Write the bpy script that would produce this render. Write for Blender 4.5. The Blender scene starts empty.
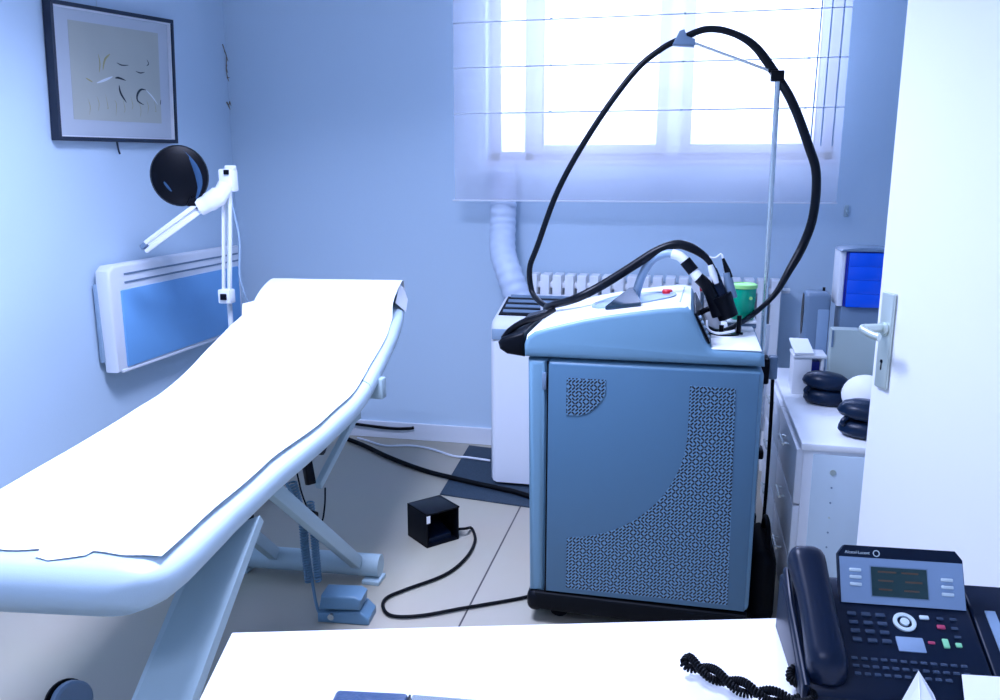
import bpy, bmesh, math, random
from mathutils import Vector, Matrix, noise
random.seed(7)
R = math.radians
PI = math.pi
scn = bpy.context.scene
C = scn.collection

# ------------------------------------------------------------------ camera, world, lights, exposure
cam_d = bpy.data.cameras.new('camera')
cam_d.sensor_width = 36.0
cam_d.lens = 30.35
cam_d.clip_start = 0.05
cam = bpy.data.objects.new('camera', cam_d)
C.objects.link(cam)
cam.location = (0, 0, 1.35)
cam.rotation_euler = (R(78), 0, R(12.6))
scn.camera = cam

scn.view_settings.view_transform = 'Standard'
scn.view_settings.look = 'None'
scn.view_settings.gamma = 1.0
scn.view_settings.use_curve_mapping = False
scn.view_settings.exposure = 0.0

w = bpy.data.worlds.new('sky')
scn.world = w
w.use_nodes = True
bg = w.node_tree.nodes['Background']
bg.inputs[0].default_value = (0.58, 0.70, 1.0, 1)
bg.inputs[1].default_value = 5.0

def area(name, loc, rot, sx, sy, power, col, spread=180):
    l = bpy.data.lights.new(name, 'AREA')
    l.shape = 'RECTANGLE'; l.size = sx; l.size_y = sy
    l.energy = power; l.color = col; l.spread = R(spread)
    o = bpy.data.objects.new(name, l)
    C.objects.link(o)
    o.location = loc; o.rotation_euler = rot
    return o
LCOL = (0.57, 0.65, 1.0)
CEIL = (-0.95, 1.85, 2.43)
area('ceiling_panel_light', CEIL, (0, 0, 0), 0.58, 0.58, 66, LCOL, 140)
area('entrance_panel_light', (-0.4, -0.3, 2.43), (0, 0, 0), 0.58, 0.58, 22, LCOL, 140)
area('window_daylight', (-0.17, 4.35, 2.0), (R(-80), 0, 0), 1.5, 1.1, 52, (0.48, 0.60, 1.0))

# ------------------------------------------------------------------ materials
def mat(name, col, rough=0.5, metal=0.0, spec=0.5, noise_amt=0.0, noise_scale=8, bump=0.0, bump_scale=200,
        trans=0.0, alpha=1.0, emis=None, coat=0.0, estr=1.0):
    m = bpy.data.materials.new(name)
    m.use_nodes = True
    nt = m.node_tree
    b = nt.nodes['Principled BSDF']
    c4 = (*col, 1)
    b.inputs['Base Color'].default_value = c4
    b.inputs['Roughness'].default_value = rough
    b.inputs['Metallic'].default_value = metal
    b.inputs['Specular IOR Level'].default_value = spec
    b.inputs['Transmission Weight'].default_value = trans
    b.inputs['Alpha'].default_value = alpha
    b.inputs['Coat Weight'].default_value = coat
    if emis:
        b.inputs['Emission Color'].default_value = (*emis, 1)
        b.inputs['Emission Strength'].default_value = estr
    tc = nt.nodes.new('ShaderNodeTexCoord')
    if noise_amt > 0:
        n = nt.nodes.new('ShaderNodeTexNoise'); n.inputs['Scale'].default_value = noise_scale
        n.inputs['Detail'].default_value = 4
        nt.links.new(tc.outputs['Object'], n.inputs['Vector'])
        mx = nt.nodes.new('ShaderNodeMix'); mx.data_type = 'RGBA'
        mx.inputs[6].default_value = tuple(x * (1 - noise_amt) for x in col) + (1,)
        mx.inputs[7].default_value = tuple(min(1, x * (1 + noise_amt)) for x in col) + (1,)
        nt.links.new(n.outputs['Fac'], mx.inputs[0])
        nt.links.new(mx.outputs[2], b.inputs['Base Color'])
    if bump > 0:
        n2 = nt.nodes.new('ShaderNodeTexNoise'); n2.inputs['Scale'].default_value = bump_scale
        nt.links.new(tc.outputs['Object'], n2.inputs['Vector'])
        bp = nt.nodes.new('ShaderNodeBump'); bp.inputs['Strength'].default_value = bump
        bp.inputs['Distance'].default_value = 0.002
        nt.links.new(n2.outputs['Fac'], bp.inputs['Height'])
        nt.links.new(bp.outputs['Normal'], b.inputs['Normal'])
    return m

M = {}
M['wall'] = mat('wall_paint', (0.565, 0.71, 0.84), 0.85, spec=0.2, bump=0.15, bump_scale=90)
M['ceil'] = mat('ceiling_paint', (0.8, 0.82, 0.85), 0.9)
M['white'] = mat('white_lacquer', (0.86, 0.88, 0.90), 0.35)
M['enamel'] = mat('white_enamel_metal', (0.80, 0.83, 0.88), 0.4)
M['door'] = mat('door_white', (0.92, 0.93, 0.95), 0.5)
M['desk'] = mat('desk_laminate', (0.93, 0.93, 0.94), 0.3)
M['vinyl'] = mat('pale_upholstery_vinyl', (0.54, 0.67, 0.74), 0.38, bump=0.1, bump_scale=400, spec=0.5)
M['paper'] = mat('white_paper', (0.95, 0.95, 0.95), 0.8, spec=0.1)
M['steel_paint'] = mat('grey_painted_steel', (0.41, 0.53, 0.57), 0.45)
M['black'] = mat('black_plastic', (0.003, 0.004, 0.007), 0.35, spec=0.12)
M['blackmatte'] = mat('black_rubber', (0.003, 0.004, 0.006), 0.55, spec=0.1)
M['leather'] = mat('black_leather', (0.005, 0.016, 0.042), 0.33, bump=0.6, bump_scale=60, spec=0.22)
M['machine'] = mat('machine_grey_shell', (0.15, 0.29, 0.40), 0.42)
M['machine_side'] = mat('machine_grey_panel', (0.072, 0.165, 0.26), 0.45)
M['console_top'] = mat('console_white_shell', (0.86, 0.88, 0.88), 0.35)
M['screen'] = mat('dark_glass', (0.01, 0.03, 0.05), 0.12)
M['tint'] = mat('grey_blue_plastic', (0.25, 0.36, 0.50), 0.35)
M['hose_grey'] = mat('grey_hose', (0.30, 0.42, 0.55), 0.4)
M['hose_black'] = mat('black_hose', (0.003, 0.005, 0.009), 0.34, spec=0.18)
M['chrome'] = mat('brushed_metal', (0.72, 0.76, 0.74), 0.25, metal=0.9)
M['handle'] = mat('satin_nickel', (0.60, 0.68, 0.62), 0.42, metal=0.55)
M['red'] = mat('red_plastic', (0.75, 0.01, 0.03), 0.4)
M['heater_panel'] = mat('heater_panel_grey', (0.18, 0.44, 0.80), 0.55, bump=0.3, bump_scale=500)
M['picframe'] = mat('dark_blue_frame', (0.010, 0.018, 0.040), 0.3)
M['mount'] = mat('picture_mount', (0.52, 0.57, 0.62), 0.7)
M['art'] = mat('washed_paper', (0.48, 0.50, 0.44), 0.8, noise_amt=0.12, noise_scale=3)
M['ink'] = mat('dark_ink', (0.02, 0.03, 0.04), 0.7)
M['ochre'] = mat('ochre_ink', (0.42, 0.38, 0.18), 0.8)
M['inkwhite'] = mat('white_gouache', (0.75, 0.8, 0.82), 0.8)
M['mat_rubber'] = mat('dark_blue_mat', (0.020, 0.040, 0.065), 0.7, noise_amt=0.5, noise_scale=120)
M['bluebox'] = mat('blue_translucent_plastic', (0.0, 0.10, 0.80), 0.2)
M['bluedark'] = mat('blue_dark_plastic', (0.0, 0.012, 0.30), 0.3)
M['slate'] = mat('slate_grey_case', (0.16, 0.24, 0.34), 0.4)
M['greybox'] = mat('pale_grey_card', (0.44, 0.53, 0.50), 0.6)
M['green'] = mat('green_tub', (0.0, 0.42, 0.24), 0.25)
M['greenlid'] = mat('green_lid', (0.35, 0.80, 0.25), 0.35)
M['pedal'] = mat('blue_grey_pedal', (0.11, 0.22, 0.32), 0.4)
M['phone_dark'] = mat('phone_dark_plastic', (0.003, 0.009, 0.026), 0.36, spec=0.22)
M['phone_face'] = mat('phone_silver', (0.24, 0.34, 0.48), 0.4)
M['lcd'] = mat('phone_lcd', (0.02, 0.05, 0.05), 0.2)
M['lcdtext'] = mat('lcd_text', (0.10, 0.05, 0.02), 0.5)
M['keylight'] = mat('pale_key', (0.60, 0.70, 0.72), 0.35)
M['keydark'] = mat('dark_key', (0.03, 0.05, 0.09), 0.25)
M['keygreen'] = mat('green_key', (0.25, 0.65, 0.35), 0.4)
M['keyred'] = mat('red_key', (0.45, 0.05, 0.12), 0.4)
M['wallet'] = mat('blue_leather', (0.03, 0.07, 0.16), 0.35, bump=0.8, bump_scale=80)
M['clear'] = mat('duct_plastic', (0.60, 0.70, 0.85), 0.5)
M['pvc'] = mat('window_pvc', (0.50, 0.53, 0.66), 0.4)
M['twig'] = mat('dried_stem', (0.20, 0.17, 0.14), 0.8)
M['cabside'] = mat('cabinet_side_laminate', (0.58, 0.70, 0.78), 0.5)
M['headrib'] = mat('matte_blue_rib', (0.035, 0.085, 0.17), 0.8, spec=0.1)
M['facade'] = mat('pale_facade', (0.8, 0.8, 0.8), 0.9)

def floor_mat():
    m = mat('beige_floor_tiles', (0.58, 0.44, 0.33), 0.42)
    nt = m.node_tree; b = nt.nodes['Principled BSDF']
    tc = nt.nodes.new('ShaderNodeTexCoord')
    mp = nt.nodes.new('ShaderNodeMapping')
    mp.inputs['Location'].default_value = (0.628, 1.5, 0)
    nt.links.new(tc.outputs['Object'], mp.inputs['Vector'])
    br = nt.nodes.new('ShaderNodeTexBrick')
    br.offset = 0.0
    br.inputs['Scale'].default_value = 1.0
    br.inputs['Brick Width'].default_value = 1.8
    br.inputs['Row Height'].default_value = 9.0
    br.inputs['Mortar Size'].default_value = 0.003
    br.inputs['Mortar Smooth'].default_value = 0.0
    br.inputs['Color1'].default_value = (0.43, 0.395, 0.31, 1)
    br.inputs['Color2'].default_value = (0.43, 0.395, 0.31, 1)
    br.inputs['Mortar'].default_value = (0.06, 0.05, 0.05, 1)
    nt.links.new(mp.outputs['Vector'], br.inputs['Vector'])
    n = nt.nodes.new('ShaderNodeTexNoise'); n.inputs['Scale'].default_value = 3; n.inputs['Detail'].default_value = 6
    nt.links.new(tc.outputs['Object'], n.inputs['Vector'])
    mx = nt.nodes.new('ShaderNodeMix'); mx.data_type = 'RGBA'; mx.blend_type = 'MULTIPLY'
    mx.inputs[0].default_value = 0.12
    nt.links.new(br.outputs['Color'], mx.inputs[6]); nt.links.new(n.outputs['Color'], mx.inputs[7])
    nt.links.new(mx.outputs[2], b.inputs['Base Color'])
    return m
M['floor'] = floor_mat()

def maze_mat():
    """diagonal perforation pattern punched through a grey panel"""
    m = mat('perforated_metal', (0.2, 0.3, 0.4), 0.45)
    nt = m.node_tree; b = nt.nodes['Principled BSDF']
    def math_(op, a, bb=None):
        n = nt.nodes.new('ShaderNodeMath'); n.operation = op
        for i, v in enumerate((a, bb)):
            if v is None: continue
            if isinstance(v, (int, float)): n.inputs[i].default_value = v
            else: nt.links.new(v, n.inputs[i])
        return n.outputs[0]
    tc = nt.nodes.new('ShaderNodeTexCoord')
    sp = nt.nodes.new('ShaderNodeSeparateXYZ'); nt.links.new(tc.outputs['Object'], sp.inputs[0])
    K = 1 / 0.0104
    u = math_('MULTIPLY', sp.outputs['X'], K); v = math_('MULTIPLY', sp.outputs['Z'], K)
    fu = math_('FRACT', u); fv = math_('FRACT', v)
    cu = math_('FLOOR', u); cv = math_('FLOOR', v)
    cb = nt.nodes.new('ShaderNodeCombineXYZ'); nt.links.new(cu, cb.inputs[0]); nt.links.new(cv, cb.inputs[1])
    wn = nt.nodes.new('ShaderNodeTexWhiteNoise'); wn.noise_dimensions = '3D'; nt.links.new(cb.outputs[0], wn.inputs['Vector'])
    flip = math_('GREATER_THAN', wn.outputs['Value'], 0.30)
    d1 = math_('ABSOLUTE', math_('SUBTRACT', fu, fv))
    d2 = math_('ABSOLUTE', math_('SUBTRACT', math_('ADD', fu, fv), 1.0))
    a1 = math_('MULTIPLY', d1, flip); a2 = math_('MULTIPLY', d2, math_('SUBTRACT', 1.0, flip))
    d = math_('ADD', a1, a2)
    near = math_('LESS_THAN', math_('MAXIMUM', math_('ABSOLUTE', math_('SUBTRACT', fu, 0.5)), math_('ABSOLUTE', math_('SUBTRACT', fv, 0.5))), 0.45)
    line = math_('MULTIPLY', math_('LESS_THAN', d, 0.33), near)
    mx = nt.nodes.new('ShaderNodeMix'); mx.data_type = 'RGBA'
    mx.inputs[6].default_value = (0.13, 0.27, 0.41, 1)
    mx.inputs[7].default_value = (0.008, 0.008, 0.012, 1)
    nt.links.new(line, mx.inputs[0]); nt.links.new(mx.outputs[2], b.inputs['Base Color'])
    return m
M['maze'] = maze_mat()

def sheer_mat():
    m = bpy.data.materials.new('sheer_blind_cloth'); m.use_nodes = True
    nt = m.node_tree
    for n in list(nt.nodes): nt.nodes.remove(n)
    out = nt.nodes.new('ShaderNodeOutputMaterial')
    tr = nt.nodes.new('ShaderNodeBsdfTransparent'); tr.inputs[0].default_value = (0.97, 0.96, 1.0, 1)
    tl = nt.nodes.new('ShaderNodeBsdfTranslucent'); tl.inputs[0].default_value = (0.95, 0.92, 0.95, 1)
    df = nt.nodes.new('ShaderNodeBsdfDiffuse'); df.inputs[0].default_value = (0.88, 0.86, 0.88, 1)
    m1 = nt.nodes.new('ShaderNodeMixShader'); m1.inputs[0].default_value = 0.5
    m2 = nt.nodes.new('ShaderNodeMixShader'); m2.inputs[0].default_value = 0.45
    nt.links.new(tl.outputs[0], m1.inputs[1]); nt.links.new(df.outputs[0], m1.inputs[2])
    nt.links.new(tr.outputs[0], m2.inputs[1]); nt.links.new(m1.outputs[0], m2.inputs[2])
    nt.links.new(m2.outputs[0], out.inputs[0])
    return m
M['sheer'] = sheer_mat()

def glass_mat():
    m = bpy.data.materials.new('window_glass'); m.use_nodes = True
    nt = m.node_tree
    for n in list(nt.nodes): nt.nodes.remove(n)
    out = nt.nodes.new('ShaderNodeOutputMaterial')
    tr = nt.nodes.new('ShaderNodeBsdfTransparent'); gl = nt.nodes.new('ShaderNodeBsdfGlossy')
    gl.inputs['Roughness'].default_value = 0.02
    fr = nt.nodes.new('ShaderNodeFresnel'); fr.inputs[0].default_value = 1.25
    mx = nt.nodes.new('ShaderNodeMixShader')
    nt.links.new(fr.outputs[0], mx.inputs[0]); nt.links.new(tr.outputs[0], mx.inputs[1]); nt.links.new(gl.outputs[0], mx.inputs[2])
    nt.links.new(mx.outputs[0], out.inputs[0])
    return m
M['glass'] = glass_mat()
M['frost'] = mat('cloudy_plastic', (0.75, 0.80, 0.86), 0.35, alpha=0.75)

# ------------------------------------------------------------------ builders
ROOT = {}          # object name -> matrix of its top-level thing

def root_matrix(o):
    while o.parent: o = o.parent
    return Matrix.Translation(o.location) @ o.rotation_euler.to_matrix().to_4x4()

def tag(o, label=None, cat=None, group=None, kind=None):
    if label: o['label'] = label
    if cat: o['category'] = cat
    if group: o['group'] = group
    if kind: o['kind'] = kind
    return o

def thing(name, loc, label, cat, rotz=0, group=None):
    o = bpy.data.objects.new(name, None)
    o.empty_display_size = 0.05
    C.objects.link(o)
    o.location = loc; o.rotation_euler = (0, 0, rotz)
    return tag(o, label, cat, group)

def smooth_path(pts, n=8, closed=False):
    P = [Vector(p) for p in pts]
    out = []
    L = len(P)
    for i in range(L - 1):
        p0 = P[max(i - 1, 0)]; p1 = P[i]; p2 = P[i + 1]; p3 = P[min(i + 2, L - 1)]
        for k in range(n):
            t = k / n
            out.append(0.5 * ((2 * p1) + (-p0 + p2) * t + (2 * p0 - 5 * p1 + 4 * p2 - p3) * t * t + (-p0 + 3 * p1 - 3 * p2 + p3) * t ** 3))
    out.append(P[-1])
    return out

class MB:
    def __init__(s): s.bm = bmesh.new()
    def _add(s, b2, mtx=None):
        if mtx is not None: bmesh.ops.transform(b2, matrix=mtx, verts=b2.verts)
        me = bpy.data.meshes.new('t'); b2.to_mesh(me); b2.free()
        s.bm.from_mesh(me); bpy.data.meshes.remove(me)
        return s
    def box(s, lo, hi, bev=0.0, seg=2, mtx=None):
        b = bmesh.new(); bmesh.ops.create_cube(b, size=1)
        lo = Vector(lo); hi = Vector(hi)
        d = hi - lo
        for v in b.verts: v.co = Vector((v.co.x * d.x, v.co.y * d.y, v.co.z * d.z)) + (lo + hi) / 2
        if bev > 0:
            bmesh.ops.bevel(b, geom=b.edges[:], offset=bev, segments=seg, profile=0.5, affect='EDGES')
        return s._add(b, mtx)
    def cbox(s, c, d, bev=0.0, rot=(0, 0, 0), seg=2):
        from mathutils import Euler
        m = Matrix.Translation(c) @ Euler(rot).to_matrix().to_4x4()
        return s.box([-x / 2 for x in d], [x / 2 for x in d], bev, seg, m)
    def tube(s, pts, r, seg=10, caps=True, flat=1.0):
        """sweep; r a number or a list"""
        P = [Vector(p) for p in pts]; n = len(P)
        rr = r if isinstance(r, (list, tuple)) else [r] * n
        rings = []
        t0 = (P[1] - P[0]).normalized()
        up = Vector((0, 0, 1)) if abs(t0.z) < 0.9 else Vector((1, 0, 0))
        nrm = (up - t0 * up.dot(t0)).normalized()
        for i in range(n):
            if i == 0: t = t0
            elif i == n - 1: t = (P[-1] - P[-2]).normalized()
            else:
                t = (P[i + 1] - P[i - 1])
                t = t.normalized() if t.length > 1e-9 else t0
            nrm = (nrm - t * nrm.dot(t))
            nrm = nrm.normalized() if nrm.length > 1e-6 else t.orthogonal().normalized()
            bi = t.cross(nrm)
            rings.append([s.bm.verts.new(P[i] + (nrm * math.cos(a) + bi * math.sin(a) * flat) * rr[i]) for a in [2 * PI * k / seg for k in range(seg)]])
        for i in range(n - 1):
            for k in range(seg):
                s.bm.faces.new((rings[i][k], rings[i][(k + 1) % seg], rings[i + 1][(k + 1) % seg], rings[i + 1][k]))
        if caps:
            s.bm.faces.new(rings[0][::-1]); s.bm.faces.new(rings[-1])
        return s
    def cyl(s, a, b, r, seg=20, r2=None):
        return s.tube([a, b], [r, r if r2 is None else r2], seg)
    def beam(s, a, b, w, h, bev=0.004, up=(0, 0, 1)):
        """rectangular bar from a to b, w across, h along 'up'"""
        a = Vector(a); b = Vector(b); t = (b - a); L = t.length; t.normalize()
        u = Vector(up); u = (u - t * u.dot(t)).normalized(); x = u.cross(t)
        m = Matrix((x, t, u)).transposed().to_4x4(); m.translation = (a + b) / 2
        return s.box((-w / 2, -L / 2, -h / 2), (w / 2, L / 2, h / 2), bev, 2, m)
    def prism(s, prof, a, b, axis='Y', bev=0.0):
        """profile polygon extruded along an axis. Y: (x,z); X: (y,z); Z: (x,y)"""
        bm = bmesh.new()
        def mk(p, t):
            return {'Y': (p[0], t, p[1]), 'X': (t, p[0], p[1]), 'Z': (p[0], p[1], t)}[axis]
        v0 = [bm.verts.new(mk(p, a)) for p in prof]; v1 = [bm.verts.new(mk(p, b)) for p in prof]
        n = len(prof)
        f0 = bm.faces.new(v0); f1 = bm.faces.new(v1[::-1])
        for i in range(n): bm.faces.new((v0[i], v1[i], v1[(i + 1) % n], v0[(i + 1) % n]))
        bmesh.ops.recalc_face_normals(bm, faces=bm.faces)
        if bev > 0:
            es = [e for e in bm.edges if (f0 in e.link_faces or f1 in e.link_faces)]
            bmesh.ops.bevel(bm, geom=es, offset=bev, segments=3, profile=0.5, affect='EDGES')
        return s._add(bm)
    def lathe(s, prof, mtx=None, seg=28, ring=False):
        """prof: list (r,z) about Z"""
        bm = bmesh.new(); rings = []
        for r, z in prof:
            rings.append([bm.verts.new((max(r, 1e-5) * math.cos(2 * PI * k / seg), max(r, 1e-5) * math.sin(2 * PI * k / seg), z)) for k in range(seg)])
        for i in range(len(rings) - 1):
            for k in range(seg):
                bm.faces.new((rings[i][k], rings[i][(k + 1) % seg], rings[i + 1][(k + 1) % seg], rings[i + 1][k]))
        if ring:
            for k in range(seg): bm.faces.new((rings[-1][k], rings[-1][(k + 1) % seg], rings[0][(k + 1) % seg], rings[0][k]))
        else:
            bm.faces.new(rings[0][::-1]); bm.faces.new(rings[-1])
        bmesh.ops.recalc_face_normals(bm, faces=bm.faces)
        return s._add(bm, mtx)
    def grid(s, rows, close_u=False, caps=False):
        """rows: list of equal lists of points"""
        V = [[s.bm.verts.new(p) for p in r] for r in rows]
        n = len(V[0])
        for i in range(len(V) - 1):
            for k in range(n if close_u else n - 1):
                s.bm.faces.new((V[i][k], V[i][(k + 1) % n], V[i + 1][(k + 1) % n], V[i + 1][k]))
        if caps:
            s.bm.faces.new(V[0][::-1]); s.bm.faces.new(V[-1])
        return s
    def slab(s, pts, thick, dirv):
        """polygon pts (3d) thickened along dirv"""
        bm = bmesh.new(); d = Vector(dirv).normalized() * thick
        v0 = [bm.verts.new(p) for p in pts]; v1 = [bm.verts.new(Vector(p) + d) for p in pts]
        n = len(pts)
        bm.faces.new(v0); bm.faces.new(v1[::-1])
        for i in range(n): bm.faces.new((v0[i], v1[i], v1[(i + 1) % n], v0[(i + 1) % n]))
        bmesh.ops.recalc_face_normals(bm, faces=bm.faces)
        return s._add(bm)
    def build(s, name, material, parent=None, local=False, smooth=True, angle=40):
        bmesh.ops.remove_doubles(s.bm, verts=s.bm.verts, dist=1e-6)
        bmesh.ops.recalc_face_normals(s.bm, faces=s.bm.faces)
        me = bpy.data.meshes.new(name)
        if parent is not None and not local:
            bmesh.ops.transform(s.bm, matrix=root_matrix(parent).inverted(), verts=s.bm.verts)
        org = None
        if parent is None:
            xs = [v.co.x for v in s.bm.verts]; ys = [v.co.y for v in s.bm.verts]; zs = [v.co.z for v in s.bm.verts]
            org = Vector(((min(xs) + max(xs)) / 2, (min(ys) + max(ys)) / 2, min(zs)))
            if local is True: org = Vector((0, 0, 0))
            for v in s.bm.verts: v.co -= org
        s.bm.to_mesh(me); s.bm.free()
        me.materials.append(material)
        if smooth:
            for p in me.polygons: p.use_smooth = True
            try: me.set_sharp_from_angle(angle=R(angle))
            except Exception: pass
        o = bpy.data.objects.new(name, me)
        C.objects.link(o)
        if parent is not None: o.parent = parent
        else: o.location = org
        return o

def struct(name, mb, material, parent=None, smooth=False):
    o = mb.build(name, material, parent, smooth=smooth)
    if parent is None: o['kind'] = 'structure'
    return o

def copy_tree(o, parent=None):
    c = o.copy(); C.objects.link(c); c.parent = parent
    for ch in [x for x in bpy.data.objects if x.parent == o]:
        copy_tree(ch, c)
    return c

# ------------------------------------------------------------------ room shell
YB = 3.95; XL = -2.26; XR = 0.95; YF = -1.2; ZC = 2.5
WX0, WX1, WZ0, WZ1 = -0.95, 0.60, 1.395, 2.42
fl = MB().box((XL - .1, YF - .1, -0.1), (XR + .1, YB + .1, 0)).build('floor', M['floor'], local=True); fl['kind'] = 'structure'
struct('ceiling', MB().box((XL - .1, YF - .1, ZC), (XR + .1, YB + .1, ZC + .1)), M['ceil'])
struct('wall_left', MB().box((XL - .1, YF - .1, 0), (XL, YB + .1, ZC)), M['wall'])
struct('wall_right', MB().box((XR, YF - .1, 0), (XR + .1, YB + .1, ZC)), M['wall'])
struct('wall_front', MB().box((XL, YF - .1, 0), (XR, YF, ZC)), M['wall'])
wb = MB()
wb.box((XL, YB, 0), (WX0, YB + .28, ZC)); wb.box((WX1, YB, 0), (XR, YB + .28, ZC))
wb.box((WX0, YB, 0), (WX1, YB + .28, WZ0)); wb.box((WX0, YB, WZ1), (WX1, YB + .28, ZC))
struct('wall_back', wb, M['wall'])
struct('baseboard_back', MB().box((XL, YB - .014, 0), (XR, YB, .088), .003), M['enamel'])
struct('baseboard_left', MB().box((XL, YF, 0), (XL + .014, YB, .088), .003), M['enamel'])

# window: white frame, narrow fixed light, two sashes
win = thing('window_1', ((WX0 + WX1) / 2, YB + .1, WZ0), None, None); win['kind'] = 'structure'
fy0, fy1 = YB + .10, YB + .16
f = MB()
f.box((WX0, fy0, WZ0), (WX1, fy1, WZ0 + .045), .006); f.box((WX0, fy0, WZ1 - .05), (WX1, fy1, WZ1), .006)
f.box((WX0, fy0, WZ0), (WX0 + .05, fy1, WZ1), .006); f.box((WX1 - .045, fy0, WZ0), (WX1, fy1, WZ1), .006)
f.box((-0.785, fy0, WZ0), (-0.735, fy1, WZ1), .006)
f.build('window_frame', M['pvc'], win)
def sash(x0, x1):
    s_ = MB(); a, b = fy0 - .015, fy1 - .01; t = .045; z0 = WZ0 + .03; z1 = WZ1 - .035
    s_.box((x0, a, z0), (x0 + t, b, z1), .006); s_.box((x1 - t, a, z0), (x1, b, z1), .006)
    s_.box((x0 + t, a, z0), (x1 - t, b, z0 + t), .006); s_.box((x0 + t, a, z1 - t), (x1 - t, b, z1), .006)
    so = s_.build('sash', M['pvc'], win)
    MB().box((x0 + t, fy0 + .015, z0 + t), (x1 - t, fy0 + .02, z1 - t)).build('pane', M['glass'], so)
sash(-0.745, -0.125)
sash(-0.06, 0.565)
MB().box((-0.125, fy0 + .01, WZ0 + .04), (-0.06, fy1 - .02, WZ1 - .04), .004).build('centre_strip', M['frost'], win)
MB().box((WX0 + .05, fy0 + .02, WZ0 + .05), (-0.785, fy0 + .025, WZ1 - .05)).build('side_pane', M['glass'], win)
struct('trim_1', MB().box((WX0 - .0, YB - .006, WZ0 - .02), (WX1 + .0, YB + .10, WZ0), .003), M['pvc'])

# pale building and louvres seen through the window
bld = thing('apartment_building', (-0.5, 11.0, -3), 'pale apartment building outside beyond the window', 'building')
MB().box((-3.5, 11, -3), (2.6, 15, 2.35)).build('wall', M['facade'], bld, smooth=False)
for x0, z0 in ((-2.35, 1.25), (-0.5, 0.9), (0.6, 0.9)):
    b = MB().box((x0, 10.94, z0), (x0 + .8, 11.05, z0 + .9), .01).build('window', M['pvc'], bld)
    s_ = MB()
    for k in range(12): s_.box((x0 + .05, 10.92, z0 + .06 + k * .07), (x0 + .75, 10.945, z0 + .09 + k * .07))
    s_.build('shutter', M['mount'], b)

# sheer roman blind with rods, folded cords at the right
bl = thing('roman_blind', (-0.24, 3.78, 1.218), 'sheer white blind with thin rods hanging over the bright window', 'blind')
rows = []
for i in range(61):
    z = 1.218 + (2.46 - 1.218) * i / 60
    r = []
    for k in range(41):
        x = -1.062 + 1.655 * k / 40
        zz = [1.41, 1.600, 1.795, 1.984, 2.18]
        d = min(abs(z - q) for q in zz)
        r.append((x, 3.800 - 0.006 * math.cos(min(d, .1) / .1 * PI / 2) + .004 * math.sin(x * 9 + z * 3), z))
    rows.append(r)
MB().grid(rows).build('sheer_cloth', M['sheer'], bl)
MB().box((-1.072, 3.790, 1.214), (.596, 3.797, 1.221), .002).build('bottom_bar', M['enamel'], bl)
for z in (1.600, 1.795, 1.984, 2.18):
    o = MB().cyl((-1.058, 3.784, z), (.590, 3.784, z + .004), .003, 8).build('rod', M['enamel'], bl)
    for x in (-.62, -.06, .44): MB().cyl((x, 3.780, z - .001), (x, 3.780, z + .006), .006, 8).build('ring', M['steel_paint'], o)
for x in (.49, .53, .575): MB().cyl((x - .02, 3.779, 1.45), (x - .01, 3.779, 2.44), .003, 6).build('cord', M['hose_grey'], bl)
MB().box((-1.075, 3.77, 2.44), (.60, 3.82, 2.499), .004).build('head_rail', M['enamel'], bl)

# entrance door, open, free edge towards the room
DE = Vector((0.432, 2.064)); dd = Vector((.40, -.917)).normalized()
dr = thing('door_1', (DE.x, DE.y, 0.0), None, None, math.atan2(dd.y, dd.x)); dr['kind'] = 'structure'
# local x runs from free edge to hinge, local y towards the +x/+y back side
def dbox(lo, hi, bev=0.0): return MB().box(lo, hi, bev)
MB().box((0.0, 0.0, 0.01), (0.88, 0.04, 2.06), .003).build('door_leaf', M['door'], dr, local=True)
hp = MB().box((0.022, -0.010, 0.862), (0.064, -0.0005, 1.083), .004, 3).build('handle_plate', M['handle'], dr, local=True)
pts = smooth_path([(0.043, -.008, 1.002), (.043, -.035, 1.003), (.042, -.058, 1.003), (.046, -.068, 1.002), (.058, -.067, 0.999), (.075, -.064, 0.995), (.094, -.058, .992)], 6)
MB().tube(pts, [.010] * 12 + [.0105] * 6 + [.009] * (len(pts) - 18), 12, flat=.8).build('door_handle', M['handle'], dr, local=True)
k_ = MB().cyl((.043, -.011, .925), (.043, -.0095, .925), .0045, 12); k_.box((.0415, -.0112, .905), (.0445, -.0095, .925))
k_.build('keyhole', M['black'], dr, local=True)
MB().cyl((.043, -.011, .985 + .015), (.043, -.018, 1.0), .016, 16).build('handle_rose', M['handle'], dr, local=True)
struct('trim_2', MB().box((.80, 1.14, 0), (XR, 1.24, ZC), .004), M['pvc'])

# ceiling fixtures (the panels whose light falls on bed and desk)
for nm, c, lab in (('x', CEIL, 'square white ceiling light panel above the treatment bed'), ('y', (-0.4, -0.3, 2.43), 'square white ceiling light panel near the entrance')):
    t = thing('ceiling_light', (c[0], c[1], 2.5), lab, 'ceiling light')
    f = MB()
    for sx, sy, ex, ey in ((-.31, -.31, .31, -.29), (-.31, .29, .31, .31), (-.31, -.29, -.29, .29), (.29, -.29, .31, .29)):
        f.box((c[0] + sx, c[1] + sy, 2.43), (c[0] + ex, c[1] + ey, 2.5))
    f.build('frame', M['enamel'], t)
    MB().box((c[0] - .29, c[1] - .29, 2.445), (c[0] + .29, c[1] + .29, 2.499)).build('housing', M['enamel'], t)

# small fitting on the back wall
sw = thing('wall_hook', (.657, 3.95, 1.15), 'small grey hook on the back wall right of the window', 'hook')
MB().box((.650, 3.938, 1.155), (.668, 3.95, 1.205), .003).build('plate', M['steel_paint'], sw)
MB().tube(smooth_path([(.659, 3.94, 1.185), (.659, 3.925, 1.172), (.659, 3.915, 1.165), (.659, 3.908, 1.178)], 4), .004, 8).build('hook_arm', M['steel_paint'], sw)

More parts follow.
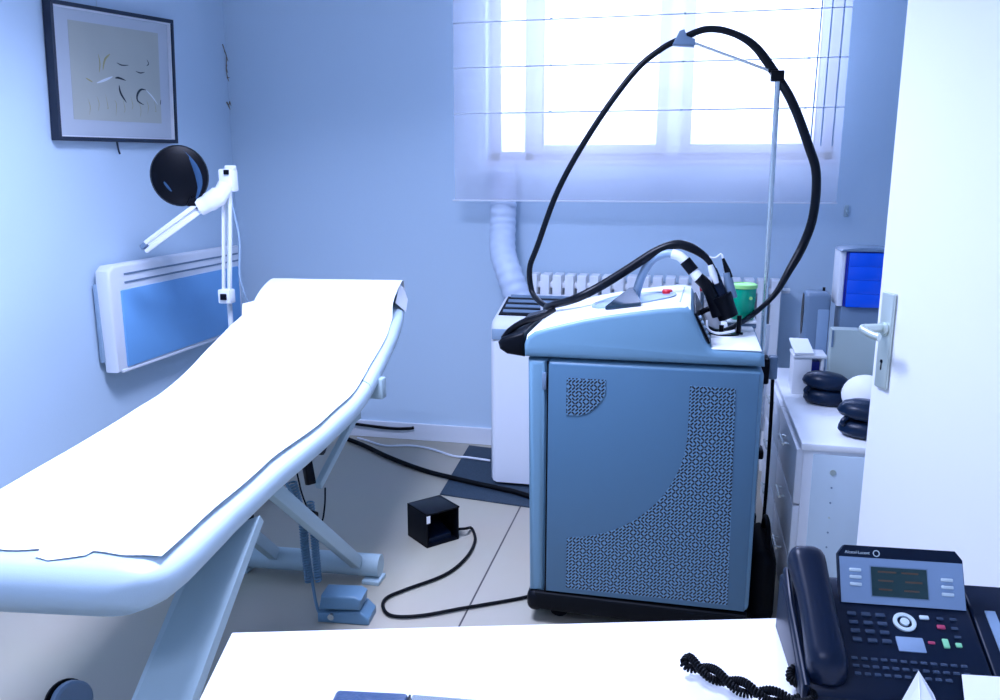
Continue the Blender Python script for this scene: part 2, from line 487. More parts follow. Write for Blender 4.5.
# dried sprigs in the corner
for pts_, lab in (
    ([(-2.250, 3.905, 1.95), (-2.252, 3.925, 1.92), (-2.252, 3.938, 1.895), (-2.25, 3.925, 1.84), (-2.25, 3.93, 1.80)], 'thin brown dried sprig on the wall corner, the upper one'),
    ([(-2.252, 3.91, 1.68), (-2.25, 3.925, 1.665), (-2.252, 3.94, 1.685)], 'tiny brown dried sprig on the wall corner, the lower one')):
    m_ = MB().tube(smooth_path(pts_, 4), .0022, 6)
    for k, p in enumerate(pts_[1:]):
        m_.tube([p, (p[0] + .004, p[1] - .02 + .012 * k, p[2] + .018 - .02 * (k % 2))], [.0025, .001], 5)
        m_.tube([p, (p[0] + .004, p[1] + .006, p[2] - .02)], [.0035, .001], 5)
    tag(m_.build('dried_sprig', M['twig']), lab, 'sprig')

# ------------------------------------------------------------------ framed picture on left wall
pic = thing('framed_picture', (XL, 3.12, 1.46), 'dark framed picture with pale mount and brush strokes on left wall', 'picture')
# outline of frame, seen crooked: lower-left, lower-right, upper-right, upper-left (y, z)
x0 = XL + .004
Q = {'bl': (2.698, 1.457), 'br': (3.432, 1.468), 'tr': (3.466, 1.989), 'tl': (2.722, 1.940)}
def qp(u, v, x):   # u,v 0..1 in the frame
    bl_, br_, tr_, tl_ = (Vector(Q[k]) for k in ('bl', 'br', 'tr', 'tl'))
    p = (bl_ * (1 - u) + br_ * u) * (1 - v) + (tl_ * (1 - u) + tr_ * u) * v
    return Vector((x, p.x, p.y))
def qslab(u0, v0, u1, v1, xa, th): return MB().slab([qp(u0, v0, xa), qp(u1, v0, xa), qp(u1, v1, xa), qp(u0, v1, xa)], th, (1, 0, 0))
f = MB(); e, g = .020, .030
for a in ((0, 0, 1, g), (0, 1 - g, 1, 1), (0, g, e, 1 - g), (1 - e, g, 1, 1 - g)):
    f.slab([qp(a[0], a[1], x0), qp(a[2], a[1], x0), qp(a[2], a[3], x0), qp(a[0], a[3], x0)], .032, (1, 0, 0))
f.build('frame', M['picframe'], pic, smooth=False)
f = MB()
e2, g2 = .028, .040
for a in ((e, g, 1 - e, g2), (e, 1 - g2, 1 - e, 1 - g), (e, g2, e2, 1 - g2), (1 - e2, g2, 1 - e, 1 - g2)):
    f.slab([qp(a[0], a[1], x0), qp(a[2], a[1], x0), qp(a[2], a[3], x0), qp(a[0], a[3], x0)], .026, (1, 0, 0))
f.build('inner_edge', M['enamel'], pic, smooth=False)
qslab(e2, g2, 1 - e2, 1 - g2, x0 + .006, .006).build('mount', M['mount'], pic, smooth=False)
art = qslab(.145, .16, .88, .88, x0 + .012, .001).build('artwork', M['art'], pic, smooth=False)
def stroke(uvs, rad, m_):
    rad *= .8
    o = MB()
    P = [qp(u, v, x0 + .0135) for u, v in uvs]
    P = smooth_path(P, 5); n = len(P)
    o.tube(P, [max(.0006, rad * math.sin(PI * (i + .6) / (n + .2))) for i in range(n)], 8)
    # flatten against the sheet
    for v in o.bm.verts: v.co.x = x0 + .0135 + (v.co.x - x0 - .0135) * .1
    o.build('brush_stroke', m_, art)
stroke([(.51, .44), (.52, .38), (.565, .31)], .007, M['ink'])
stroke([(.48, .49), (.51, .495), (.57, .48)], .005, M['ink'])
stroke([(.72, .30), (.665, .33), (.665, .38), (.70, .42), (.745, .42)], .007, M['ink'])
stroke([(.745, .42), (.80, .37), (.85, .31)], .004, M['inkwhite'])
stroke([(.50, .61), (.54, .595), (.60, .60)], .003, M['ink'])
stroke([(.66, .56), (.70, .55), (.74, .56)], .003, M['ink'])
stroke([(.76, .61), (.78, .63), (.765, .66)], .003, M['ink'])
stroke([(.875, .31), (.88, .35)], .003, M['ink'])
stroke([(.355, .52), (.365, .59), (.355, .66)], .004, M['ochre'])
stroke([(.385, .54), (.405, .62), (.45, .67)], .006, M['ochre'])
stroke([(.25, .47), (.30, .445)], .004, M['ochre'])
for k in range(9):
    u = .26 + .07 * k; stroke([(u, .20 + .03 * (k % 3)), (u + .01, .26 + .03 * (k % 2)), (u - .005, .32 + .02 * (k % 3))], .002, M['ochre'])
stroke([(.33, .44), (.40, .47), (.46, .50)], .006, M['inkwhite'])
MB().tube(smooth_path([(XL + .022, 3.035, 1.462), (XL + .024, 3.035, 1.435), (XL + .026, 3.040, 1.415)], 4), .004, 8).build('hanging_tab', M['picframe'], pic)
MB().cyl((XL + .01, 3.005, 1.93), (XL + .006, 3.005, 2.46), .0012, 6).build('hanging_wire', M['steel_paint'], pic)

# ------------------------------------------------------------------ panel heater on left wall
ht = thing('panel_heater', (XL, 3.22, .56), 'white electric panel heater with grey front on left wall', 'heater')
HY0, HY1, HZ0, HZ1 = 2.822, 3.80, .568, .990
hx = XL + .10
body = MB()
body.prism([(HY0 + .01, HZ0), (HY1, HZ0), (HY1, HZ1), (HY0 + .03, HZ1), (HY0 + .004, HZ1 - .02), (HY0, HZ1 - .06)], XL + .022, hx - .012, 'X', bev=.012)
body.box((XL + .0, HY0 + .12, HZ0 + .1), (XL + .03, HY0 + .18, HZ1 - .1)); body.box((XL, HY1 - .2, HZ0 + .1), (XL + .03, HY1 - .14, HZ1 - .1))
ho = body.build('casing', M['enamel'], ht)
MB().box((hx - .016, HY0 + .06, HZ0 + .015), (hx - .004, HY1 - .03, HZ1 - .10), .004).build('front_panel', M['heater_panel'], ht)
for k, z in enumerate((HZ1 - .042, HZ1 - .075)):
    MB().box((hx - .016, HY0 + .09, z), (hx - .0085, HY1 - .02, z + .007)).build('vent_slot', M['slate'], ht)
MB().box((hx - .02, HY0 + .03, HZ0 - .004), (hx - .008, HY1, HZ0 + .010), .004).build('lower_rail', M['enamel'], ht)
MB().box((XL + .012, HY0 + .0, HZ0 + .04), (XL + .03, HY0 + .02, HZ1 - .07), .003).build('side_vent', M['hose_grey'], ht)

# ------------------------------------------------------------------ treatment bed
bed = thing('treatment_bed', (-1.22, 2.1, 0), 'long pale padded treatment bed on slanted steel legs beside left wall', 'bed')
AX = Vector((-.125, .992, 0)); LT = Vector((.992, .125, 0))
TOPROWS = [  # y, half width
    (1.115, .19), (1.122, .235), (1.140, .268), (1.175, .290), (1.25, .301), (1.40, .305), (1.7, .307), (2.0, .312), (2.25, .320), (2.40, .326),
    (2.6, .330), (2.8, .330), (2.95, .322), (3.05, .308), (3.13, .292), (3.17, .270)]
def bz(y):
    if y < 2.2: return .68
    if y > 2.5: return .6925 + (y - 2.425) * .25
    t = (y - 2.2) / .3
    return .68 + .075 * t * t * .5 * .6 + .25 * max(0, (y - 2.425)) * .5 + .004 * t
def bz(y):
    if y < 2.2: return .68
    if y < 2.5: return .68 + .25 * (y - 2.2) ** 2 / .6
    return .68 + .0375 + .25 * (y - 2.5)
def bcx(y): return -1.15 - .13 * (y - 1.3) - .0
def lerp_tab(tab, y):
    if y <= tab[0][0]: return tab[0][1]
    for (a, wa), (b, wb_) in zip(tab, tab[1:]):
        if a <= y <= b:
            t = (y - a) / (b - a); return wa * (1 - t) + wb_ * t
    return tab[-1][1]
def bhw(y): return lerp_tab(TOPROWS, y)
LSH = [(1.2, .055), (1.5, .05), (1.9, .04), (2.3, .018), (2.6, .024), (2.85, .034), (3.2, .045)]
RSH = [(1.2, .022), (1.45, .028), (1.7, .022), (2.0, .004), (3.2, 0)]
def bleft(y): return -(bhw(y) - lerp_tab(LSH, y))
def bright(y): return bhw(y) - lerp_tab(RSH, y)
def bpt(y, t, dz=0):     # station y on the centre line, lateral t metres, height over top
    c = Vector((bcx(y), y, bz(y)))
    return c + LT * t + Vector((0, 0, dz))
def cushion(y0, y1, n, th=.092, endround=(True, True)):
    m_ = MB(); rows = []
    ys = [y0 + (y1 - y0) * i / n for i in range(n + 1)]
    for i, y in enumerate(ys):
        lf, rt = bleft(y), bright(y); h = (rt - lf) / 2; mid = (rt + lf) / 2; t_ = th
        k = 1.0; drop = 0
        d0 = y - y0; d1 = y1 - y
        for d, on in ((d0, endround[0]), (d1, endround[1])):
            if on and d < .03:
                q = math.sqrt(max(0, 1 - (1 - d / .03) ** 2)); k = min(k, .15 + .85 * q)
        row = []
        NS = 36
        for s_ in range(NS):
            a = 2 * PI * s_ / NS
            ca, sa = math.cos(a), math.sin(a)
            ex = .16 if abs(ca) else 1
            px = math.copysign(abs(ca) ** .22, ca) * (h - .03) + ca * .03
            pz = math.copysign(abs(sa) ** .65, sa) * t_ / 2 * k
            row.append(bpt(y, mid + px, -t_ / 2 + pz))
        rows.append(row)
    m_.grid(rows, close_u=True, caps=True)
    return m_
cushion(1.115, 2.425, 60, endround=(True, False)).build('seat_cushion', M['vinyl'], bed, angle=60)
cushion(2.431, 3.172, 34, endround=(False, True)).build('backrest_cushion', M['vinyl'], bed, angle=60)
pl = MB(); rows = []
for i in range(19):
    a = PI * i / 18
    y = 3.02 + .12 * math.cos(PI - a); zz = .060 * math.sin(a) ** .55
    rows.append([bpt(y, t, zz - .004 - (0.01 if t < -.235 or t > .285 else 0)) for t in [-.243, -.234, -.15, -.1, 0, .1, .2, .28, .288]])
pl.grid(rows); pl.build('head_pillow', M['vinyl'], bed)
# under-frame
uf = MB()
for t in (-.2, .2):
    uf.beam(bpt(1.3, t, -.105), bpt(2.40, t, -.105), .04, .03)
for y in (1.5, 1.85, 2.35): uf.beam(bpt(y, -.20, -.110), bpt(y, .20, -.110), .05, .03)
uf.build('seat_frame', M['steel_paint'], bed)
uf = MB()
for t in (-.2, .2): uf.beam(bpt(2.50, t, -.108), bpt(3.1, t, -.108), .04, .03)
uf.beam(bpt(2.7, -.24, -.112), bpt(2.7, .24, -.112), .04, .03)
uf.build('backrest_frame', M['steel_paint'], bed)
MB().box((-1.03, 2.56, .605), (-.972, 2.60, .675), .004).build('backrest_bracket', M['steel_paint'], bed)
# slanted front leg plate
MB().slab([(-.905, 1.60, .600), (-1.005, 1.545, .566), (-1.011, 1.44, .503), (-.985, 1.08, .25), (-.98, .74, .012), (-.855, .74, .012), (-.864, 1.08, .25), (-.876, 1.258, .376)], .025, (0, .57, -.82)).build('front_leg', M['steel_paint'], bed, smooth=False)
MB().cyl((-1.40, .76, .03), (-.80, .76, .03), .03, 16).build('front_foot_bar', M['steel_paint'], bed)
# scissor links and foot bar
MB().cyl((-1.50, 2.44, .05), (-.965, 2.475, .05), .038, 20).build('floor_bar', M['steel_paint'], bed)
for a, b in (((-1.0, 2.455, .004), (-.97, 2.475, .004)), ((-1.47, 2.44, .004), (-1.44, 2.44, .004))):
    MB().box((a[0] - .015, a[1] - .03, 0), (b[0] + .015, b[1] + .02, .014), .002).build('floor_pad', M['steel_paint'], bed)
MB().beam((-1.03, 2.43, .075), (-1.03, 1.88, .55), .032, .042).build('scissor_link', M['steel_paint'], bed)
MB().beam((-1.33, 2.43, .075), (-1.30, 1.90, .55), .032, .042).build('scissor_link', M['steel_paint'], bed)
MB().beam((-1.10, 2.62, .52), (-1.11, 2.33, .375), .022, .026).build('lift_link', M['steel_paint'], bed)
MB().beam((-1.10, 2.55, .56), (-1.16, 2.2, .54), .12, .04).build('lift_bracket', M['steel_paint'], bed)
MB().beam((-1.14, 2.30, .54), (-1.11, 2.28, .40), .03, .022).build('actuator', M['black'], bed)
MB().cyl((-1.17, 2.36, .50), (-1.10, 2.36, .50), .03, 12).build('motor', M['black'], bed)
hb = MB().cyl((-1.12, 2.22, .34), (-1.06, 2.20, .335), .012, 12); hb.build('pivot', M['black'], bed)
# caster disc at the foot end
cw = MB().lathe([(.0, 0), (.045, 0), (.05, .01), (.05, .03), (.044, .036), (.0, .036)], Matrix.Translation((-1.475, 1.61, .045)) @ Matrix.Rotation(R(75), 4, (.5, 1, .15))).build('caster_wheel', M['slate'], bed)
MB().lathe([(.0, 0), (.054, 0), (.054, .008), (.0, .008)], Matrix.Translation((-1.483, 1.61, .043)) @ Matrix.Rotation(R(75), 4, (.5, 1, .15))).build('tyre', M['blackmatte'], cw)

# paper sheet over bed and pillow
ps = MB(); rows = []
ysl = [1.19 + (3.165 - 1.19) * i / 200 for i in range(201)]
for i, y in enumerate(ysl):
    l = bleft(y) + .008
    r_ = lerp_tab([(1.19, .250), (1.7, .262), (2.0, .288), (2.4, .298), (2.75, .305), (2.9, .296), (3.2, .288)], y)
    if y > 2.9: l = max(l, -.238)
    r_ += .0015 * math.sin(y * 17)
    lift = .0035
    if 2.890 < y < 3.150:
        a = math.acos(max(-1, min(1, (3.02 - y) / .130))); lift += .063 * math.sin(a) ** .45
    row = []
    for k in range(31):
        t = l + (r_ - l) * k / 30
        yy = y
        if i == 0: yy += .004 * math.sin(t * 20) + .003 * math.sin(t * 61)
        edge = max(0, (abs(t) - .25) / .05)
        w_ = .0012 * noise.noise(Vector((t * 8, y * 6, 0)))
        row.append(bpt(yy, t, lift + w_ - .004 * edge ** 2 * (1 if y < 2.89 else .3)))
    rows.append(row)
ps.grid(rows)
ps.slab([bpt(1.195, .02, .0035), bpt(1.165, .03, .003), bpt(1.155, .06, .002), bpt(1.166, .09, .003), bpt(1.178, .115, .003), bpt(1.195, .12, .0035)], .0008, (0, 0, 1))
ps.slab([bpt(3.15, .285, .012), bpt(3.06, .288, .058), bpt(2.98, .287, .02), bpt(3.02, .318, -.03), bpt(3.15, .30, -.035)], .002, (1, 0, 0))
tag(ps.build('paper_sheet', M['paper'], angle=60), 'white paper sheet spread along the treatment bed and over its pillow', 'paper sheet')

# grey foot control and its cords
fp = thing('foot_control', (-.985, 2.22, 0), 'blue grey foot control lying on floor under the bed', 'foot control', R(5))
MB().prism([(-.075, 0), (.085, 0), (.085, .02), (.06, .045), (-.075, .03)], -.045, .045, 'Y', .006).build('base', M['pedal'], fp, local=True)
MB().prism([(-.07, .045), (.06, .05), (.065, .085), (.045, .095), (-.06, .092)], -.05, .03, 'Y', .008).build('treadle', M['pedal'], fp, local=True)
MB().cyl((-.03, -.046, .025), (-.03, -.054, .025), .010, 12).build('screw', M['chrome'], fp, local=True)
cord_pts = [(-1.20, 2.20, .52), (-1.15, 2.22, .40), (-1.125, 2.24, .30), (-1.115, 2.25, .18), (-1.10, 2.24, .08), (-1.07, 2.205, .02), (-1.04, 2.19, .012)]
MB().tube(smooth_path(cord_pts, 8), .005, 8).build('cord', M['pedal'], fp)
def coil(path, rc, rw, pitch, seg=8, npt=9):
    """coiled cord along a path"""
    P = smooth_path(path, 24)
    L = [0]
    for a, b in zip(P, P[1:]): L.append(L[-1] + (b - a).length)
    total = L[-1]; turns = total / pitch; N = int(turns * npt)
    out = []; j = 0
    for i in range(N + 1):
        s_ = total * i / N
        while j < len(L) - 2 and L[j + 1] < s_: j += 1
        t = (s_ - L[j]) / max(1e-9, L[j + 1] - L[j]); c = P[j].lerp(P[j + 1], t)
        d = (P[min(j + 2, len(P) - 1)] - P[max(j - 1, 0)]).normalized()
        u = d.orthogonal() if i == 0 else (u - d * u.dot(d))
        u.normalize(); v = d.cross(u)
        a = 2 * PI * turns * i / N
        out.append(c + (u * math.cos(a) + v * math.sin(a)) * rc)
    return MB().tube(out, rw, seg)
coil([(-1.15, 2.24, .42), (-1.125, 2.24, .30), (-1.12, 2.24, .20), (-1.118, 2.25, .09)], .011, .0035, .009, 6).build('coiled_cord', M['pedal'], fp)
coil([(-1.095, 2.24, .36), (-1.088, 2.24, .26), (-1.082, 2.24, .10)], .010, .0032, .009, 6).build('coiled_cord', M['pedal'], fp)

# wire hanging below the bed
tag(MB().tube(smooth_path([(-1.10, 2.36, .36), (-1.10, 2.35, .30), (-1.11, 2.34, .25), (-1.14, 2.33, .28), (-1.17, 2.33, .36), (-1.19, 2.33, .50), (-1.19, 2.33, .57)], 6), .003, 6).build('hanging_wire', M['blackmatte']), 'thin black wire hanging below the bed frame', 'wire')

# ------------------------------------------------------------------ black foot switch with guard
def frame_xy(a, b): return
fs = thing('foot_switch', (-.885, 2.735, 0), 'black box shaped foot switch standing alone on the tiles', 'foot switch', math.atan2(.118, .105))
# local x goes from front corner along the open side, local y to the left
S = .140; T = .006
g = MB()
g.box((0, 0, 0), (S, S, T), .001); g.box((0, 0, .124), (S + .004, S, .124 + T), .001)
g.box((0, S - T, 0), (S, S, .13), .001); g.box((0, 0, 0), (T, S, .13), .001); g.box((S - T, 0, 0), (S, S, .13), .001)
g.build('guard', M['black'], fs, local=True)
MB().prism([(.02, .006), (.11, .006), (.11, .05), (.02, .025)], .02, S - .02, 'X', .004).build('treadle', M['phone_dark'], fs, local=True)
MB().box((.001, -.001, .095), (.016, .0, .123)).build('sticker', M['paper'], fs, local=True)
cab = [(-.80, 2.86, .03), (-.80, 2.93, .015), (-.765, 2.925, .008), (-.726, 2.823, .008), (-.722, 2.679, .008), (-.759, 2.539, .008), (-.857, 2.409, .008), (-.897, 2.346, .008), (-.889, 2.289, .008), (-.843, 2.243, .008), (-.758, 2.262, .008), (-.649, 2.33, .008), (-.456, 2.452, .008), (-.38, 2.50, .03)]
MB().tube(smooth_path(cab[:1] + [(-.775, 2.87, .03)] + cab[2:], 8), .0055, 8).build('cable', M['blackmatte'], fs)

# ------------------------------------------------------------------ floor mat and cables near the back wall
tag(MB().slab([(-.987, 3.245, 0), (-.38, 3.16, 0), (-.38, 3.80, 0), (-1.03, 3.90, 0)], .006, (0, 0, 1)).build('floor_mat', M['mat_rubber'], smooth=False), 'dark blue rubber mat on the floor under the air conditioner', 'mat')
tag(MB().tube(smooth_path([(-1.70, 3.87, .012), (-1.55, 3.775, .012), (-1.347, 3.62, .012), (-1.129, 3.485, .012), (-.94, 3.396, .018), (-.744, 3.33, .018), (-.631, 3.285, .018), (-.3, 3.10, .012)], 8), .011, 10).build('power_cable', M['blackmatte']), 'thick black cable running over the mat to the laser machine', 'cable')
tag(MB().tube(smooth_path([(-1.62, 3.89, .006), (-1.56, 3.86, .006), (-1.438, 3.80, .006), (-1.316, 3.828, .006), (-1.205, 3.804, .006), (-1.065, 3.727, .006), (-.982, 3.70, .013), (-.87, 3.68, .013)], 8), .0055, 8).build('power_cable', M['enamel']), 'thin white cable lying along the skirting to the air conditioner', 'cable')
tag(MB().tube(smooth_path([(-1.75, 3.925, .075), (-1.473, 3.925, .058), (-1.36, 3.927, .062), (-1.33, 3.928, .068)], 8), .008, 8).build('cable_end', M['blackmatte']), 'short dark cable stub lying against the back skirting', 'cable')

# ------------------------------------------------------------------ portable air conditioner with duct
ac = thing('air_conditioner', (-.55, 3.58, 0), 'white portable air conditioner behind the laser machine', 'air conditioner')
MB().prism([(3.40, .02), (3.40, .695), (3.408, .72), (3.43, .74), (3.68, .80), (3.76, .80), (3.78, .77), (3.78, .02)], -.805, -.33, 'X', .03).build('body', M['enamel'], ac)
for x in (-.76, -.39):
    for y in (3.45, 3.72): MB().cyl((x, y - .012, .014), (x, y + .012, .014), .014, 12).build('caster', M['black'], ac)
# louvre outlet on top
def actop(y): return .7405 + (y - 3.43) * .24
g = MB().slab([(-.78, 3.46, actop(3.46)), (-.35, 3.46, actop(3.46)), (-.35, 3.66, actop(3.66)), (-.78, 3.66, actop(3.66))], .004, (0, 0, 1))
lo = g.build('outlet', M['black'], ac, smooth=False)
for k in range(4):
    y = 3.475 + k * .055
    MB().slab([(-.765, y, actop(y) + .008), (-.36, y, actop(y) + .008), (-.36, y + .016, actop(y) + .016), (-.765, y + .016, actop(y) + .016)], .003, (0, 0, 1)).build('louvre', M['slate'], lo, smooth=False)
MB().cyl((-.60, 3.50, actop(3.5) + .01), (-.60, 3.50, actop(3.5) + .035), .006, 8).build('louvre_lever', M['enamel'], ac)
MB().box((-.795, 3.393, .655), (-.70, 3.401, .70), .003).build('display', M['hose_grey'], ac)
d = MB(); dp = smooth_path([(-.745, 3.72, .775), (-.790, 3.745, .88), (-.835, 3.80, .98), (-.850, 3.86, 1.09), (-.850, 3.875, 1.20), (-.850, 3.878, 1.29), (-.850, 3.880, 1.36)], 20)
rr = [.060 + .0016 * math.sin(i * 2 * PI / 7.0) for i in range(len(dp))]
d.tube(dp, rr, 24).build('exhaust_duct', M['clear'], ac)

# ------------------------------------------------------------------ radiator under the window
rad = thing('radiator', (-.15, 3.9, .25), 'white ribbed radiator on the back wall under the window', 'radiator')
nf = 20; rx0, rx1 = -.72, .41
for k in range(nf):
    xa = rx0 + (rx1 - rx0) * k / nf; wdt = (rx1 - rx0) / nf
    MB().prism([(xa + .004, 3.80), (xa + wdt - .014, 3.80), (xa + wdt - .010, 3.815), (xa + wdt - .010, 3.905), (xa + .004, 3.905)], .26, .885, 'Z', .005).build('rib', M['white'], rad)
MB().box((rx0, 3.82, .28), (rx1, 3.89, .32), .01).build('lower_pipe', M['white'], rad)
MB().box((rx0 + .005, 3.82, .82), (rx1 - .005, 3.89, .85), .01).build('upper_pipe', M['white'], rad)
MB().cyl((rx1 - .04, 3.86, 0), (rx1 - .04, 3.86, .29), .01, 10).build('supply_pipe', M['white'], rad)
MB().box((-.4, 3.9, .6), (-.34, 3.948, .66)).build('bracket', M['white'], rad)
MB().cyl((rx1, 3.86, .835), (rx1 + .03, 3.86, .835), .012, 10).build('valve', M['white'], rad)

# ------------------------------------------------------------------ laser machine
MX0, MX1, MY0, MY1 = -.432, .215, 2.32, 2.78
lm = thing('laser_machine', (-.10, 2.55, 0), 'tall grey laser machine with sloped white console and hose boom', 'laser machine')
MB().box((MX0 + .045, MY0, .10), (MX1, MY1, .822), .02, 4).build('cabinet', M['machine'], lm)
MB().prism([(MX0 + .004, .10), (MX0 - .006, .822), (MX0 + .050, .822), (MX0 + .050, .10)], MY0 - .001, MY1, 'Y', .018).build('front_column', M['machine'], lm)
MB().box((MX0 + .0515, MY0 - .0025, .10), (MX0 + .056, MY0 + .004, .818)).build('door_seam', M['blackmatte'], lm)
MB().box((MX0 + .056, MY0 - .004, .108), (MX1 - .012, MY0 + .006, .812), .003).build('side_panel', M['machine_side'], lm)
MB().box((MX0 + .038, MY0 - .006, .735), (MX0 + .050, MY0 + .004, .785), .002).build('latch', M['slate'], lm)
yv = MY0 - .0055
def arc(cx, cz, rx, rz, a0, a1, n): return [(cx + rx * math.cos(R(a0 + (a1 - a0) * i / n)), cz + rz * math.sin(R(a0 + (a1 - a0) * i / n))) for i in range(n + 1)]
pA = [(-.323, .774), (-.212, .774)] + [(-.212, .735)] + arc(-.323, .774, .118, .112, -20, -90, 8)[1:]
pA = [(-.323, .774), (-.212, .774), (-.212, .735), (-.222, .712), (-.240, .690), (-.262, .672), (-.29, .664), (-.323, .664)]
pB = [(.02, .771), (.142, .768), (.155, .125), (-.315, .125), (-.315, .285)] + arc(-.335, .64, .355, .352, -84, -2, 16) + [(.02, .66)]
for nm, pr_ in (('upper', pA), ('lower', pB)):
    MB().slab([(x, yv, z) for x, z in pr_], .001, (0, 1, 0)).build('vent_grille', M['maze'], lm, smooth=False)
MB().box((MX0 - .004, MY0 - .012, .035), (MX0 + .05, MY1 + .01, .105), .025, 4).build('bumper', M['black'], lm)
MB().prism([(MX0 + .02, .045), (MX1 - .02, .035), (MX1 - .004, .098), (MX0 + .02, .104)], MY0 - .010, MY1, 'Y', .012).build('base', M['blackmatte'], lm)
for x in (MX0 + .09, MX1 - .09):
    for y in (MY0 + .06, MY1 - .06):
        MB().cyl((x, y - .014, .030), (x, y + .014, .030), .030, 16).build('caster', M['black'], lm)
# console
CP = [(-.447, .828), (-.449, .862), (-.441, .888), (-.42, .904), (-.38, .918), (-.33, .932), (-.28, .945), (-.22, .958), (-.15, .970), (-.08, .981), (-.02, .988), (.004, .988), (.016, .980), (.024, .960)]
CT = CP + [(.058, .890), (.068, .876), (.085, .871), (.200, .870), (.212, .862), (.215, .830)]
MB().prism(CT, MY0 - .004, MY1, 'Y', .016).build('console', M['machine'], lm)
# white top skin, following the slope
def cz_(x):
    for (a, za), (b, zb) in zip(CP[2:], CP[3:]):
        if a <= x <= b: return za + (zb - za) * (x - a) / (b - a)
    return CP[-1][1]
sk = MB(); rows = []
for j in range(25):
    x = -.4405 + (.012 + .4405) * j / 24
    rows.append([(x, y, cz_(x) + dz) for y, dz in ((MY0 + .001, -.010), (MY0 + .004, -.001), (MY0 + .012, .0028), (MY0 + .03, .0035), (MY1 - .03, .0035), (MY1 - .012, .0028), (MY1 - .002, -.006))])
sk.grid(rows).build('console_top', M['console_top'], lm)
MB().box((.07, MY0 + .008, .871), (.205, MY1 - .01, .8745), .0015).build('rear_tray', M['console_top'], lm)
# recessed display well
dw = MB(); rows = []
for i in range(33):
    a = 2 * PI * i / 32
    cx_, cy_ = -.155 + .125 * math.cos(a), 2.53 + .13 * math.sin(a) * (1 if math.cos(a) < 0 else .8)
    rows.append([(-.155 + (cx_ + .155) * q, 2.53 + (cy_ - 2.53) * q, cz_(-.155 + (cx_ + .155) * q) + .0042 + h) for q, h in ((1.0, 0), (1.0, .004), (.93, .004), (.90, .0))])
dw.grid(rows).build('display_rim', M['hose_grey'], lm)
dw = MB(); rows = []
for i in range(13):
    q = i / 12 
    rows.append([(-.155 + .9 * q * .125 * math.cos(2 * PI * k / 32), 2.53 + .9 * q * .13 * math.sin(2 * PI * k / 32) * (1 if math.cos(2 * PI * k / 32) < 0 else .8), cz_(-.155 + .9 * q * .125 * math.cos(2 * PI * k / 32)) + .0045) for k in range(33)])
dw.grid(rows).build('display_well', M['tint'], lm)
MB().slab([(-.225, 2.38, cz_(-.225) + .006), (-.125, 2.37, cz_(-.125) + .006), (-.160, 2.60, cz_(-.16) + .022), (-.175, 2.60, cz_(-.175) + .022)], .010, (0, 0, 1)).build('display_screen', M['screen'], lm, smooth=False)
eb = MB().lathe([(0, 0), (.015, 0), (.016, .008), (.013, .012), (0, .012)], Matrix.Translation((-.058, 2.58, cz_(-.058) + .004)), 20)
eb.build('stop_button', M['red'], lm)
MB().slab([(-.020, 2.38, cz_(-.02) + .0042), (-.016, 2.38, cz_(-.016) + .0042), (-.006, 2.70, cz_(-.006) + .0042), (-.010, 2.70, cz_(-.01) + .0042)], .0008, (0, 0, 1)).build('panel_line', M['hose_grey'], lm, smooth=False)
# black pull handle at the left end
MB().prism([(-.449, .826), (-.500, .832), (-.522, .846), (-.527, .866), (-.515, .880), (-.449, .900)], MY0 + .0, MY1 - .01, 'Y', .014).build('pull_handle', M['black'], lm)
lp = MB()
hpth = smooth_path([(-.515, MY0 + .03, .872), (-.503, MY0 + .06, .890), (-.478, MY0 + .12, .905), (-.438, MY0 + .20, .912), (-.41, MY0 + .30, .915)], 6)
lp.tube(hpth, .011, 10, flat=.7); lp.build('handle_loop', M['black'], lm)
# black cover strip on the rear slope
MB().slab([(.022, MY0 + .02, .966), (.022, MY1 - .02, .966), (.064, MY1 - .02, .884), (.064, MY0 + .02, .884)], .006, (1, 0, .5)).build('connector_panel', M['black'], lm, smooth=False)
for k in range(5):
    MB().cyl((.036 + k * .006, MY0 + .05, .950 - k * .013), (.043 + k * .006, MY0 + .05, .954 - k * .013), .006, 8).build('connector', M['hose_grey'], lm)
# pole with brackets
pole_b = (.247, 2.80, .18); pole_t = (.240, 2.80, 1.625)
MB().cyl(pole_b, (.247, 2.80, .75), .013, 14).build('pole_tube', M['chrome'], lm)
MB().cyl((.247, 2.80, .72), pole_t, .0085, 12).build('pole', M['chrome'], lm)
MB().cyl((.262, 2.83, .50), (.262, 2.83, .86), .007, 10).build('pole_rod', M['enamel'], lm)
for z0, z1 in ((.675, .760), (.42, .45)):
    MB().box((.205, 2.76, z0), (.270, 2.83, z1), .006).build('pole_clamp', M['black'], lm)
MB().box((.268, 2.77, .69), (.296, 2.81, .765), .006).build('hose_clip', M['slate'], lm)
MB().box((.205, 2.775, .17), (.262, 2.815, .22), .006).build('pole_foot', M['black'], lm)
kb = MB().cbox((.238, 2.80, 1.632), (.040, .030, .032), .004); kb.cbox((.225, 2.80, 1.648), (.03, .02, .012), .003); kb.build('boom_joint', M['black'], lm)
MB().cyl((.235, 2.80, 1.640), (-.035, 2.79, 1.742), .0045, 10).build('boom_rod', M['chrome'], lm)
MB().prism([(-.078, 1.728), (-.012, 1.722), (-.010, 1.742), (-.036, 1.752), (-.044, 1.772), (-.058, 1.768)], 2.765, 2.81, 'Y', .004).build('hose_cradle', M['slate'], lm)
